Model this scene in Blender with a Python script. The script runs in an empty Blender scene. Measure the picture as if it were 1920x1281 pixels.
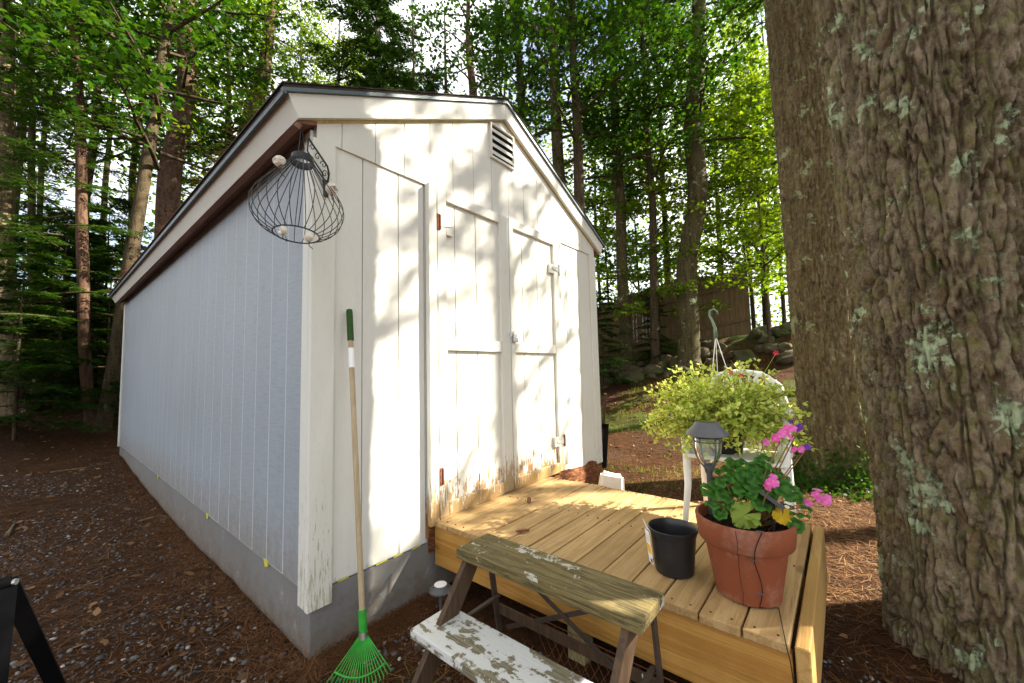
import bpy, bmesh, math, random
import numpy as np
from mathutils import Vector, Matrix
R = math.radians
random.seed(7)
rng = np.random.default_rng(7)
scene = bpy.context.scene
col = scene.collection

# ------------------------------------------------------------------ camera
CX, CY, CZ = -0.8843, -2.0506, 1.3657
YAW, PITCH, ROLL, FPX = -0.87653, 0.072097, -0.023317, 738.79
_cy, _sy, _cp, _sp = math.cos(YAW), math.sin(YAW), math.cos(PITCH), math.sin(PITCH)
FWD = Vector((-_sy*_cp, _cy*_cp, _sp)); _r = Vector((_cy, _sy, 0)); _u = _r.cross(FWD)
RIGHT = math.cos(ROLL)*_r + math.sin(ROLL)*_u
UP = -math.sin(ROLL)*_r + math.cos(ROLL)*_u
CAM = Vector((CX, CY, CZ))
cd = bpy.data.cameras.new('camera'); cam = bpy.data.objects.new('camera', cd); col.objects.link(cam)
cd.sensor_width = 36; cd.lens = FPX/1920*36; cd.clip_start = 0.02; cd.clip_end = 400
M = Matrix((RIGHT, UP, -FWD)).transposed().to_4x4(); M.translation = CAM
cam.matrix_world = M
scene.camera = cam

# ------------------------------------------------------------------ sky, sun, exposure
SUN = Vector((0.93, -1.0, 1.03)).normalized()          # towards the sun
w = bpy.data.worlds.new('World'); scene.world = w; w.use_nodes = True
nt = w.node_tree; nt.nodes.clear()
wo = nt.nodes.new('ShaderNodeOutputWorld'); bg = nt.nodes.new('ShaderNodeBackground')
sk = nt.nodes.new('ShaderNodeTexSky'); sk.sky_type = 'NISHITA'; sk.sun_disc = False
sk.sun_elevation = math.asin(SUN.z); sk.sun_rotation = math.atan2(SUN.x, SUN.y)
tc = nt.nodes.new('ShaderNodeTexCoord'); ns = nt.nodes.new('ShaderNodeTexNoise')
ns.inputs['Scale'].default_value = 2.2; ns.inputs['Detail'].default_value = 6
cr = nt.nodes.new('ShaderNodeValToRGB'); cr.color_ramp.elements[0].position = .34; cr.color_ramp.elements[1].position = .56
mx = nt.nodes.new('ShaderNodeMix'); mx.data_type = 'RGBA'
mx.inputs['B'].default_value = (7.5, 7.5, 7.5, 1)       # thin bright cloud
nt.links.new(tc.outputs['Generated'], ns.inputs['Vector']); nt.links.new(ns.outputs['Fac'], cr.inputs['Fac'])
nt.links.new(cr.outputs['Color'], mx.inputs['Factor']); nt.links.new(sk.outputs['Color'], mx.inputs['A'])
nt.links.new(mx.outputs['Result'], bg.inputs['Color']); bg.inputs['Strength'].default_value = 0.07
nt.links.new(bg.outputs[0], wo.inputs['Surface'])
sl = bpy.data.lights.new('sun', 'SUN'); sl.energy = 5.0; sl.angle = R(0.53); sl.color = (1, .92, .77)
so = bpy.data.objects.new('sun', sl); col.objects.link(so)
so.rotation_euler = SUN.to_track_quat('Z', 'Y').to_euler()
scene.view_settings.view_transform = 'Standard'; scene.view_settings.look = 'None'
scene.view_settings.gamma = 1; scene.view_settings.use_curve_mapping = False
scene.view_settings.exposure = 2.2

# ------------------------------------------------------------------ pixel helpers (a pixel gives a direction only)
def ray(u, v): return (u-960)/FPX*RIGHT + (640.5-v)/FPX*UP + FWD
def on_z(u, v, z): d = ray(u, v); return CAM + d*((z-CZ)/d.z)
def on_y(u, v, y): d = ray(u, v); return CAM + d*((y-CY)/d.y)
def on_x(u, v, x): d = ray(u, v); return CAM + d*((x-CX)/d.x)
def at_d(u, v, dist): d = ray(u, v); return CAM + d*(dist/math.hypot(d.x, d.y))

# ------------------------------------------------------------------ noise
def _hash(ix, iy, iz, seed):
    n = (ix*374761393 + iy*668265263 + iz*2147483647 + seed*1274126177) & 0xFFFFFFFF
    n = ((n ^ (n >> 13))*1274126177) & 0xFFFFFFFF
    n = ((n ^ (n >> 16))*2246822519) & 0xFFFFFFFF
    return ((n ^ (n >> 15)) & 0xFFFFFF)/0xFFFFFF
def vnoise(P, seed=0):
    P = np.asarray(P, float); I = np.floor(P).astype(np.int64); F = P-I; F = F*F*(3-2*F); out = 0
    for a in (0, 1):
        for b in (0, 1):
            for c in (0, 1):
                wgt = (F[:, 0] if a else 1-F[:, 0])*(F[:, 1] if b else 1-F[:, 1])*(F[:, 2] if c else 1-F[:, 2])
                out = out + wgt*_hash(I[:, 0]+a, I[:, 1]+b, I[:, 2]+c, seed)
    return out*2-1
def fbm(P, seed=0, octv=3):
    P = np.asarray(P, float); s = 0; a = 1
    for k in range(octv): s = s+a*vnoise(P*(2**k), seed+k*17); a *= .5
    return s

# ------------------------------------------------------------------ mesh helpers
def tag(o, label=None, cat=None, group=None, kind=None):
    if label: o['label'] = label
    if cat: o['category'] = cat
    if group: o['group'] = group
    if kind: o['kind'] = kind
    return o
def thing(name, loc, label, cat, group=None, rz=0):
    o = bpy.data.objects.new(name, None); col.objects.link(o); o.location = loc; o.rotation_euler.z = rz
    o.empty_display_size = .1
    return tag(o, label, cat, group)
def put(name, me, mat=None, parent=None):
    o = bpy.data.objects.new(name, me); col.objects.link(o)
    if mat and not me.materials: me.materials.append(mat)
    if parent:
        o.parent = parent
    return o
def rebase(o, root_loc):            # world-built mesh data moved into its thing's local frame
    o.data.transform(Matrix.Translation(-Vector(root_loc)))
class MB:
    def __init__(s): s.v = []; s.f = []; s.n = 0
    def add(s, V, F):
        V = [tuple(x) for x in V]
        s.v += V; s.f += [tuple(i+s.n for i in f) for f in F]; s.n += len(V); return s
    def box(s, x0, x1, y0, y1, z0, z1):
        V = [(x, y, z) for x in (x0, x1) for y in (y0, y1) for z in (z0, z1)]
        return s.add(V, [(0, 1, 3, 2), (4, 6, 7, 5), (0, 4, 5, 1), (2, 3, 7, 6), (0, 2, 6, 4), (1, 5, 7, 3)])
    def bar(s, a, b, w1, w2, up=(0, 0, 1)):      # rectangular bar from a to b
        a, b = Vector(a), Vector(b); d = (b-a).normalized(); x = d.cross(Vector(up))
        x = x.normalized() if x.length > 1e-4 else d.orthogonal().normalized(); y = x.cross(d)
        V = [p+x*sx*w1/2+y*sy*w2/2 for p in (a, b) for sx, sy in ((-1, -1), (1, -1), (1, 1), (-1, 1))]
        return s.add(V, [(3, 2, 1, 0), (4, 5, 6, 7)]+[(i, (i+1) % 4, 4+(i+1) % 4, 4+i) for i in range(4)])
    def prism_y(s, poly, y0, y1):                # polygon in x,z
        n = len(poly); V = [(x, y0, z) for x, z in poly]+[(x, y1, z) for x, z in poly]
        return s.add(V, [tuple(range(n)), tuple(range(2*n-1, n-1, -1))]+[(i, i+n, (i+1) % n+n, (i+1) % n) for i in range(n)])
    def tube(s, pts, rad, n=8, cap=True):
        pts = [Vector(p) for p in pts]; k = len(pts)
        rad = [rad]*k if isinstance(rad, (int, float)) else rad
        V = []; x = None
        for i, p in enumerate(pts):
            d = (pts[min(i+1, k-1)]-pts[max(i-1, 0)]); d = d.normalized() if d.length > 1e-9 else Vector((0, 0, 1))
            x = d.orthogonal().normalized() if x is None else (x-d*x.dot(d))
            x = x.normalized() if x.length > 1e-6 else d.orthogonal().normalized()
            y = d.cross(x)
            V += [p+(x*math.cos(2*math.pi*j/n)+y*math.sin(2*math.pi*j/n))*rad[i] for j in range(n)]
        F = [(i*n+j, i*n+(j+1) % n, (i+1)*n+(j+1) % n, (i+1)*n+j) for i in range(k-1) for j in range(n)]
        if cap: F += [tuple(range(n-1, -1, -1)), tuple(range((k-1)*n, k*n))]
        return s.add(V, F)
    def lathe(s, prof, n=32, c=(0, 0, 0), closed=False):
        k = len(prof); V = []
        for r, z in prof: V += [(c[0]+r*math.cos(2*math.pi*j/n), c[1]+r*math.sin(2*math.pi*j/n), c[2]+z) for j in range(n)]
        F = [(i*n+j, i*n+(j+1) % n, (i+1)*n+(j+1) % n, (i+1)*n+j) for i in range(k-1) for j in range(n)]
        if closed: F += [tuple(range(n-1, -1, -1)), tuple(range((k-1)*n, k*n))]
        return s.add(V, F)
    def mesh(s, name, smooth=False):
        me = bpy.data.meshes.new(name); me.from_pydata(s.v, [], s.f); me.update()
        if smooth: me.polygons.foreach_set('use_smooth', [True]*len(me.polygons))
        return me
    def build(s, name, mat, parent=None, smooth=False, auto=None):
        me = s.mesh(name, smooth or auto is not None)
        if auto is not None: me.set_sharp_from_angle(angle=R(auto))
        return put(name, me, mat, parent)
def np_mesh(name, V, F, smooth=False):           # V (n,3) array, F (m,k) array, all faces alike
    V = np.asarray(V, np.float32); F = np.asarray(F, np.int32); k = F.shape[1]
    me = bpy.data.meshes.new(name); me.vertices.add(len(V)); me.vertices.foreach_set('co', V.ravel())
    me.loops.add(F.size); me.loops.foreach_set('vertex_index', F.ravel())
    me.polygons.add(len(F)); me.polygons.foreach_set('loop_start', np.arange(0, F.size, k, dtype=np.int32))
    me.update(calc_edges=True); me.validate()
    if smooth: me.polygons.foreach_set('use_smooth', np.ones(len(F), bool))
    return me
def board(name, x0, x1, y0, y1, z0, z1, mat, parent=None, bev=.003, seg=1):
    bm = bmesh.new(); bmesh.ops.create_cube(bm, size=1)
    for v in bm.verts:
        v.co = Vector((x0+(v.co.x+.5)*(x1-x0), y0+(v.co.y+.5)*(y1-y0), z0+(v.co.z+.5)*(z1-z0)))
    if bev: bmesh.ops.bevel(bm, geom=bm.edges[:], offset=bev, segments=seg, affect='EDGES', profile=.5)
    me = bpy.data.meshes.new(name); bm.to_mesh(me); bm.free()
    return put(name, me, mat, parent)

# ------------------------------------------------------------------ material helpers
class NT:
    def __init__(s, name):
        s.m = bpy.data.materials.new(name); s.m.use_nodes = True; s.t = s.m.node_tree
        s.p = s.t.nodes['Principled BSDF']; s.out = s.t.nodes['Material Output']
        s.p.inputs['Specular IOR Level'].default_value = .3
        s._pos = None
    def n(s, t, **k):
        x = s.t.nodes.new(t)
        for a, b in k.items(): setattr(x, a, b)
        return x
    def l(s, a, b): s.t.links.new(a, b)
    def pos(s, scale=(1, 1, 1), src='Object', rnd=False):
        c = s.n('ShaderNodeTexCoord').outputs['Object'] if src == 'Object' else s.n('ShaderNodeNewGeometry').outputs['Position']
        if rnd:
            oi = s.n('ShaderNodeObjectInfo'); ad = s.n('ShaderNodeVectorMath', operation='MULTIPLY_ADD')
            s.l(oi.outputs['Random'], ad.inputs[0]); ad.inputs[1].default_value = (37, 53, 71); s.l(c, ad.inputs[2]); c = ad.outputs[0]
        m = s.n('ShaderNodeMapping'); m.inputs['Scale'].default_value = scale; s.l(c, m.inputs['Vector']); return m.outputs[0]
    def noise(s, vec, scale, detail=4, rough=.55, dist=0):
        x = s.n('ShaderNodeTexNoise'); x.inputs['Scale'].default_value = scale; x.inputs['Detail'].default_value = detail
        x.inputs['Roughness'].default_value = rough; x.inputs['Distortion'].default_value = dist
        s.l(vec, x.inputs['Vector']); return x.outputs['Fac']
    def ramp(s, fac, stops):
        x = s.n('ShaderNodeValToRGB'); e = x.color_ramp.elements
        while len(e) < len(stops): e.new(.5)
        for i, (p, c) in enumerate(stops):
            e[i].position = p; e[i].color = (c, c, c, 1) if isinstance(c, (int, float)) else (*c, 1)
        s.l(fac, x.inputs['Fac']); return x.outputs['Color']
    def mix(s, f, a, b, mode='MIX'):
        x = s.n('ShaderNodeMix', data_type='RGBA', blend_type=mode)
        for k, q in (('Factor', f), ('A', a), ('B', b)):
            if isinstance(q, (int, float)): x.inputs[k].default_value = q if k == 'Factor' else (q, q, q, 1)
            elif isinstance(q, tuple): x.inputs[k].default_value = (*q, 1)
            else: s.l(q, x.inputs[k])
        return x.outputs['Result']
    def math(s, op, a, b=0, clamp=False):
        x = s.n('ShaderNodeMath', operation=op, use_clamp=clamp)
        for i, q in enumerate((a, b)):
            if isinstance(q, (int, float)): x.inputs[i].default_value = q
            else: s.l(q, x.inputs[i])
        return x.outputs[0]
    def sep(s, vec):
        x = s.n('ShaderNodeSeparateXYZ'); s.l(vec, x.inputs[0]); return x.outputs
    def color(s, c):
        if isinstance(c, tuple): s.p.inputs['Base Color'].default_value = (*c, 1)
        else: s.l(c, s.p.inputs['Base Color'])
        return s
    def rough(s, r):
        if isinstance(r, (int, float)): s.p.inputs['Roughness'].default_value = r
        else: s.l(r, s.p.inputs['Roughness'])
        return s
    def bump(s, h, strength=.3, dist=.01):
        b = s.n('ShaderNodeBump'); b.inputs['Strength'].default_value = strength; b.inputs['Distance'].default_value = dist
        s.l(h, b.inputs['Height']); s.l(b.outputs[0], s.p.inputs['Normal']); return s

def m_plain(name, c, rough=.6, var=.25, scale=30, metal=0, spec=.3, bump=.15):
    t = NT(name); p = t.pos(); n = t.noise(p, scale, 5)
    t.color(t.mix(n, tuple(x*(1-var) for x in c), tuple(min(1, x*(1+var)) for x in c))).rough(rough)
    t.p.inputs['Metallic'].default_value = metal; t.p.inputs['Specular IOR Level'].default_value = spec
    t.bump(n, bump, .004); return t.m

def m_paint(name, base, grain=(1, 1, 14), wear=.0, low=None, wood=(.30, .25, .17), lines=.0, src='World', lowk=.24, splash=None):
    """exterior paint over wood: faint grain, grime, flaking that shows grey-yellow wood; low=(z0,z1) more flaking near the bottom"""
    t = NT(name); P = t.pos((1, 1, 1), src); G = t.pos(grain, src)
    g = t.noise(G, 9, 6, .7); big = t.noise(P, 1.3, 4); fine = t.noise(P, 60, 3)
    c = t.mix(t.ramp(big, [(.35, 0), (.7, 1)]), base, tuple(b*k for b, k in zip(base, (.93, .92, .88))))
    c = t.mix(t.ramp(g, [(.50, 0), (.75, .35+lines)]), c, tuple(b*(.8-.25*lines) for b in base)); c = t.mix(t.ramp(g, [(.25, lines), (.45, 0)]), c, tuple(min(1, b*(1+.5*lines)) for b in base))
    fl = t.noise(t.pos((grain[0]*.35+.65, grain[1]*.35+.65, grain[2]*.12+.3), src), 26, 8, .68)
    thr = t.math('ADD', fl, wear)
    if low:
        z = t.sep(P)[2]; mr = t.n('ShaderNodeMapRange'); t.l(z, mr.inputs[0])
        mr.inputs[1].default_value = low[1]; mr.inputs[2].default_value = low[0]; mr.inputs[3].default_value = 0; mr.inputs[4].default_value = lowk
        thr = t.math('ADD', thr, mr.outputs[0])
    k = t.ramp(thr, [(.70, 0), (.735, 1)])
    wd = t.mix(g, wood, tuple(min(1, x*1.7) for x in wood))
    c = t.mix(k, c, wd)
    oi = t.n('ShaderNodeObjectInfo'); c = t.mix(t.math('MULTIPLY', oi.outputs['Random'], .16), c, tuple(b*.72 for b in base))
    st_ = t.noise(t.pos((3, 3, .5), src), 3, 6, .7); c = t.mix(t.ramp(st_, [(.56, 0), (.78, .30)]), c, tuple(b*k for b, k in zip(base, (.62, .58, .48))))
    if splash:
        z = t.sep(P)[2]; m2 = t.n('ShaderNodeMapRange'); t.l(z, m2.inputs[0]); m2.inputs[1].default_value = splash[1]; m2.inputs[2].default_value = splash[0]; m2.inputs[3].default_value = 0; m2.inputs[4].default_value = .45
        c = t.mix(t.math('MULTIPLY', t.ramp(t.math('ADD', t.noise(P, 16, 7, .75), m2.outputs[0]), [(.62, 0), (.95, 1)]), .55), c, (.20, .15, .10))
    t.color(c).rough(.55)
    h = t.math('ADD', t.math('MULTIPLY', g, .6), t.math('MULTIPLY', fine, .3)); h = t.math('SUBTRACT', h, t.math('MULTIPLY', k, .5))
    t.bump(h, .35, .003); return t.m

def m_wood(name, c1, c2, axis=0, scale=1., weather=0., wcol=(.28, .26, .22), rough=.7, flake=None, knots=True, moss=None):
    """sawn timber, grain along axis; per-board variation"""
    t = NT(name); sc = [16, 16, 16]; sc[axis] = .8
    G = t.pos(tuple(sc), 'Object', True); P = t.pos((1, 1, 1), 'Object', True)
    w1 = t.noise(G, 1.6*scale, 6, .65, .6); fine = t.noise(G, 9*scale, 4, .6)
    rings = t.math('PINGPONG', t.math('MULTIPLY', w1, 7), 1)
    c = t.mix(t.ramp(rings, [(.15, 0), (.9, 1)]), c1, c2)
    c = t.mix(t.math('MULTIPLY', fine, .35), c, tuple(x*.55 for x in c1))
    oi = t.n('ShaderNodeObjectInfo')
    c = t.mix(t.math('MULTIPLY', oi.outputs['Random'], .35), c, tuple(x*.75 for x in c1))
    if knots:
        vo = t.n('ShaderNodeTexVoronoi'); vs = [5, 5, 5]; vs[axis] = 2.2
        t.l(t.pos(tuple(vs), 'Object', True), vo.inputs['Vector']); vo.inputs['Scale'].default_value = 1
        kf = t.ramp(vo.outputs['Distance'], [(.06, 1), (.12, 0)]); c = t.mix(t.math('MULTIPLY', kf, .7), c, tuple(x*.3 for x in c1))
    st = t.noise(P, 3.5, 6, .65); c = t.mix(t.ramp(st, [(.5, 0), (.75, .5)]), c, tuple(x*.6 for x in c1))
    if weather: c = t.mix(t.math('MULTIPLY', t.ramp(t.noise(P, 6, 7, .7), [(.3, .3), (.7, 1)]), weather), c, wcol)
    h = t.math('ADD', t.math('MULTIPLY', rings, .5), fine)
    if moss:
        mk = t.ramp(t.noise(P, 9, 6, .7), [(.45, 0), (.68, .8)]); c = t.mix(mk, c, moss)
    if flake:
        f = t.noise(P, 7, 9, .72, .5); sc2 = [20, 20, 20]; sc2[axis] = 1.5
        f = t.math('ADD', f, t.math('MULTIPLY', t.math('SUBTRACT', t.noise(t.pos(tuple(sc2), 'Object', True), 2, 4), .5), .35))
        k = t.ramp(f, [(flake[0], 0), (flake[0]+.025, 1)]); c = t.mix(k, c, flake[1]); h = t.math('ADD', h, t.math('MULTIPLY', k, 1.2))
    t.color(c).rough(rough).bump(h, .5, .004); return t.m

def m_bark(name, dark, mid, light, lichen=None, moss=None, vscale=1., lic_amt=.6, bumps=.6, plate=False, foot=None):
    t = NT(name); P = t.pos((1, 1, 1), 'World'); S = t.pos((14*vscale, 14*vscale, 2.6*vscale), 'World')
    a = t.noise(S, 1.3, 7, .68, .8); b = t.noise(P, 22, 6, .7); big = t.noise(P, 2.5, 4)
    c = t.mix(t.ramp(a, [(.40, 0), (.58, 1)]), tuple(x*.7 for x in dark), mid); c = t.mix(t.ramp(b, [(.45, 0), (.72, .75)]), c, light)
    c = t.mix(t.ramp(big, [(.45, 0), (.7, .45)]), c, tuple(x*.7 for x in mid))
    h = t.math('ADD', t.math('MULTIPLY', a, 1.), t.math('MULTIPLY', b, .4))
    if plate:
        pa = t.n('ShaderNodeAttribute'); pa.attribute_name = 'plate'; pf = pa.outputs['Fac']
        c = t.mix(t.ramp(pf, [(.45, 0), (.95, .6)]), c, (light[0]*1.0, light[1]*.97, light[2]*1.0))
        c = t.mix(t.ramp(pf, [(.0, .6), (.4, 0)]), c, (mid[0]*.9, mid[1]*.80, mid[2]*.66))
        f2 = t.noise(P, 120, 5, .75); c = t.mix(t.ramp(f2, [(.35, .45), (.55, 0)]), c, tuple(x*.6 for x in dark)); c = t.mix(t.ramp(f2, [(.6, 0), (.78, .5)]), c, tuple(min(1, x*1.35) for x in light))
        h = t.math('ADD', h, t.math('MULTIPLY', f2, .5))
    if moss:
        mk = t.ramp(t.noise(P, 14, 7, .75), [(.5, 0), (.62, .55)]); c = t.mix(mk, c, moss)
    if lichen:
        l1 = t.noise(P, 4.6, 3, .6); l2 = t.noise(P, 34, 6, .78)
        q = t.math('ADD', t.math('ADD', t.math('MULTIPLY', l1, .95), t.math('MULTIPLY', t.noise(P, 12, 3, .6), .36)), t.math('MULTIPLY', l2, .46)); k = t.ramp(t.math('MULTIPLY', q, .6), [(lic_amt, 0), (lic_amt+.03, .9)])
        c = t.mix(k, c, t.mix(l2, tuple(x*.75 for x in lichen), tuple(min(1, x*1.25) for x in lichen))); h = t.math('ADD', h, t.math('MULTIPLY', k, .35))
    if foot:
        z = t.sep(P)[2]; mr = t.n('ShaderNodeMapRange'); t.l(z, mr.inputs[0]); mr.inputs[1].default_value = 1.0; mr.inputs[2].default_value = .25; mr.inputs[3].default_value = 0; mr.inputs[4].default_value = .36
        c = t.mix(t.ramp(t.math('ADD', t.noise(P, 16, 7, .8), mr.outputs[0]), [(.70, 0), (.90, .9)]), c, t.mix(b, tuple(x*.5 for x in foot), foot))
    t.color(c).rough(.9).bump(h, bumps, .012 if plate else .035); t.p.inputs['Specular IOR Level'].default_value = .15
    return t.m

def m_leaf(name, c1, c2, trans=.45, tcol=None, rough=.45):
    t = NT(name); g = t.n('ShaderNodeNewGeometry'); rnd = g.outputs['Random Per Island']
    c = t.mix(rnd, c1, c2); t.color(c).rough(rough); t.p.inputs['Specular IOR Level'].default_value = .12
    tr = t.n('ShaderNodeBsdfTranslucent')
    tl = t.mix(rnd, (c1[0]*2.4, c1[1]*1.9, c1[2]*1.2), (c2[0]*2.0, c2[1]*1.7, c2[2]*1.2)); t.l(tl, tr.inputs['Color'])
    ms = t.n('ShaderNodeMixShader'); ms.inputs[0].default_value = trans
    t.l(t.p.outputs[0], ms.inputs[1]); t.l(tr.outputs[0], ms.inputs[2]); t.l(ms.outputs[0], t.out.inputs['Surface']); return t.m

WHITE = (.66, .65, .61)
MAT = {}
MAT['front'] = m_paint('paint_front', WHITE, (3, 1, 1.2), -.06, (.20, .6), (.32, .27, .18))
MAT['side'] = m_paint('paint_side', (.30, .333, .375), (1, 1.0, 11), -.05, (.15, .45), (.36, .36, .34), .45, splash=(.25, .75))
MAT['groove'] = m_plain('groove_paint', (.47, .49, .52), .6, .08)
MAT['trim'] = m_paint('paint_trim', (.66, .65, .60), (12, 12, 1), .005, (.0, 1.2), (.30, .28, .20))
MAT['rake'] = m_paint('paint_rake', (.66, .65, .60), (1.2, 2, 9), -.01, None, (.33, .24, .14))
MAT['door'] = m_paint('paint_door', (.66, .65, .60), (12, 12, 1), .0, (.40, .85), (.22, .135, .05), lowk=.40)
MAT['doorboard'] = m_paint('paint_doorboard', (.66, .65, .60), (3, 1, 1.2), -.03, (.40, .90), (.25, .125, .035), lowk=.36)
MAT['edgewood'] = m_wood('bare_yellow_wood', (.45, .33, .12), (.55, .43, .2), 2)
MAT['soffit'] = m_wood('brown_soffit', (.16, .07, .04), (.26, .13, .08), 1, 1, .25, (.3, .21, .17))
MAT['drip'] = m_plain('drip_edge_metal', (.10, .12, .13), .45, .3, 12, .6)
MAT['shingle'] = m_plain('asphalt_shingle', (.045, .035, .028), .95, .5, 60)
MAT['black'] = m_plain('black_metal', (.012, .012, .014), .45, .3, 40, 0, .4)
MAT['standblack'] = m_plain('matt_black', (.004, .004, .005), .7, .3, 30, 0, .08)
MAT['steel'] = m_plain('galvanised_steel', (.45, .45, .44), .35, .25, 40, .9)
MAT['rust'] = m_plain('rusty_iron', (.16, .055, .025), .85, .5, 90)
MAT['dark'] = m_plain('dark_void', (.01, .01, .01), .9)
MAT['deck'] = m_wood('deck_pine', (.37, .22, .085), (.54, .36, .16), 0, 1, .18, (.30, .21, .10))
MAT['skirt'] = m_wood('skirt_pine', (.38, .18, .035), (.52, .285, .07), 1, .7, 0)
MAT['rim'] = m_wood('rim_pine', (.42, .24, .07), (.55, .35, .13), 0, .7, 0)
MAT['post'] = m_wood('treated_post', (.24, .20, .09), (.34, .29, .14), 2, .8)
MAT['tread_a'] = m_wood('mossy_tread', (.06, .045, .015), (.26, .20, .085), 1, 3.6, .2, (.15, .12, .055), .85, (.585, (.46, .44, .37)), False, (.145, .108, .034))
MAT['tread_b'] = m_wood('flaking_tread', (.12, .10, .06), (.30, .26, .17), 1, 3.6, .3, (.24, .22, .15), .8, (.47, (.56, .56, .54)), False)
MAT['legbrown'] = m_wood('brown_leg', (.060, .032, .016), (.11, .062, .03), 2, 1, .2, (.1, .08, .06), .75, (.70, (.6, .58, .54)), False)
MAT['strap'] = m_plain('rusty_strap', (.05, .035, .025), .7, .5, 60)
MAT['handle'] = m_wood('ash_handle', (.40, .29, .15), (.52, .40, .24), 2, 1.2, .4, (.36, .31, .24), .6, None, False)
MAT['greenplastic'] = m_plain('green_plastic', (.02, .26, .02), .5, .45, 30, 0, .5)
MAT['darkgreen'] = m_plain('dark_green_foam', (.025, .07, .012), .75, .3)
MAT['whiteplastic'] = m_plain('white_plastic', (.78, .77, .72), .45, .12, 9, 0, .4)
MAT['label'] = m_plain('white_label', (.8, .8, .8), .5, .06)
MAT['blackplastic'] = m_plain('black_nursery_plastic', (.013, .013, .015), .38, .3, 12, 0, .5)
MAT['soil'] = m_plain('potting_soil', (.022, .013, .008), .95, .7, 60, 0, .1, 1)
MAT['concrete'] = None

t = NT('concrete'); P = t.pos((1, 1, 1), 'World'); a = t.noise(P, 2.2, 6, .6); b = t.noise(P, 70, 4, .7); s = t.noise(t.pos((1.6, 1.6, .9), 'World'), 3, 6)
c = t.mix(a, (.12, .117, .118), (.22, .215, .21)); c = t.mix(t.ramp(s, [(.5, 0), (.75, .5)]), c, (.17, .16, .14)); c = t.mix(t.math('MULTIPLY', b, .3), c, (.2, .19, .17))
zc = t.sep(P)[2]; m3 = t.n('ShaderNodeMapRange'); t.l(zc, m3.inputs[0]); m3.inputs[1].default_value = .30; m3.inputs[2].default_value = -.02; m3.inputs[3].default_value = 0; m3.inputs[4].default_value = .38
c = t.mix(t.math('MULTIPLY', t.ramp(t.math('ADD', t.noise(P, 13, 8, .78), m3.outputs[0]), [(.60, 0), (.92, 1)]), .7), c, (.13, .085, .05))
c = t.mix(t.ramp(t.noise(P, 4.5, 8, .8), [(.60, 0), (.66, .5)]), c, (.36, .35, .34))
t.color(c).rough(.9).bump(t.math('ADD', b, a), .3, .006); MAT['concrete'] = t.m

t = NT('terracotta'); P = t.pos(); a = t.noise(P, 7, 6, .65); b = t.noise(P, 50, 5, .75); z = t.sep(P)[2]
c = t.mix(a, (.17, .043, .015), (.24, .068, .027))
bl = t.ramp(t.math('ADD', t.noise(P, 5, 8, .75), t.math('MULTIPLY', b, .12)), [(.54, 0), (.72, .6)]); c = t.mix(bl, c, (.33, .19, .14))
t.color(c).rough(.8).bump(b, .15, .003); MAT['terracotta'] = t.m

# ground
t = NT('forest_floor'); P = t.pos((1, 1, 1), 'World')
n1 = t.noise(P, .55, 5, .6); n2 = t.noise(P, 9, 8, .75); n3 = t.noise(P, 60, 6, .75); n4 = t.noise(P, 2.3, 6, .65); n5 = t.noise(t.pos((1, 1, 1), 'World'), 160, 3, .6)
c = t.mix(t.ramp(n2, [(.3, 0), (.7, 1)]), (.020, .010, .005), (.075, .031, .012))
c = t.mix(t.ramp(n3, [(.45, 0), (.7, .8)]), c, (.12, .052, .019))
c = t.mix(t.ramp(n4, [(.5, 0), (.68, .6)]), c, (.05, .035, .022))
c = t.mix(t.ramp(n5, [(.66, 0), (.74, .6)]), c, (.24, .15, .08))
sx = t.sep(P)                                              # mossy grass to the right of the shed
mr = t.n('ShaderNodeMapRange'); t.l(sx[0], mr.inputs[0]); mr.inputs[1].default_value = 4.2; mr.inputs[2].default_value = 6.2; mr.inputs[3].default_value = 0; mr.inputs[4].default_value = .16
gr = t.ramp(t.math('ADD', t.math('ADD', n1, t.math('MULTIPLY', n2, .3)), mr.outputs[0]), [(.76, 0), (.86, .8)])
c = t.mix(gr, c, t.mix(n3, (.035, .055, .012), (.09, .13, .03)))
t.color(c).rough(.95).bump(t.math('ADD', t.math('MULTIPLY', n2, 1.4), n3), .9, .03); t.p.inputs['Specular IOR Level'].default_value = .1
MAT['ground'] = t.m

MAT['bark_big'] = m_bark('pine_bark_lichen', (.060, .039, .020), (.175, .130, .080), (.32, .262, .175), (.37, .44, .27), (.14, .15, .035), 1., .588, .9, True)
MAT['bark_big2'] = m_bark('pine_bark_mossy', (.060, .040, .018), (.165, .120, .062), (.28, .22, .125), (.30, .32, .17), (.12, .12, .03), 1.1, .60, .9, True, (.05, .085, .012))
MAT['bark_red'] = m_bark('red_pine_bark', (.065, .036, .023), (.14, .08, .054), (.22, .145, .105), None, None, .8)
MAT['bark_redd'] = m_bark('dark_red_bark', (.05, .028, .018), (.11, .06, .038), (.17, .10, .065), None, None, .8)
MAT['bark_grey'] = m_bark('grey_bark', (.10, .08, .065), (.19, .16, .135), (.28, .245, .21), None, None, .7)
MAT['bark_dark'] = m_bark('dark_bark', (.035, .024, .014), (.075, .052, .03), (.12, .09, .055), (.20, .21, .13), (.06, .06, .02), .7, .64)
MAT['bark_pale'] = m_bark('pale_trunk_bark', (.09, .065, .035), (.19, .145, .085), (.28, .22, .14), None, None, .8)
MAT['bark_moss'] = m_bark('mossy_oak_bark', (.040, .029, .013), (.088, .068, .032), (.14, .115, .06), (.28, .30, .18), (.08, .085, .02), .6, .61)
MAT['leaf_maple'] = m_leaf('maple_leaf', (.012, .054, .003), (.042, .105, .005), .42, None)
MAT['leaf_light'] = m_leaf('sunny_leaf', (.058, .140, .004), (.150, .225, .010), .52, None)
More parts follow.
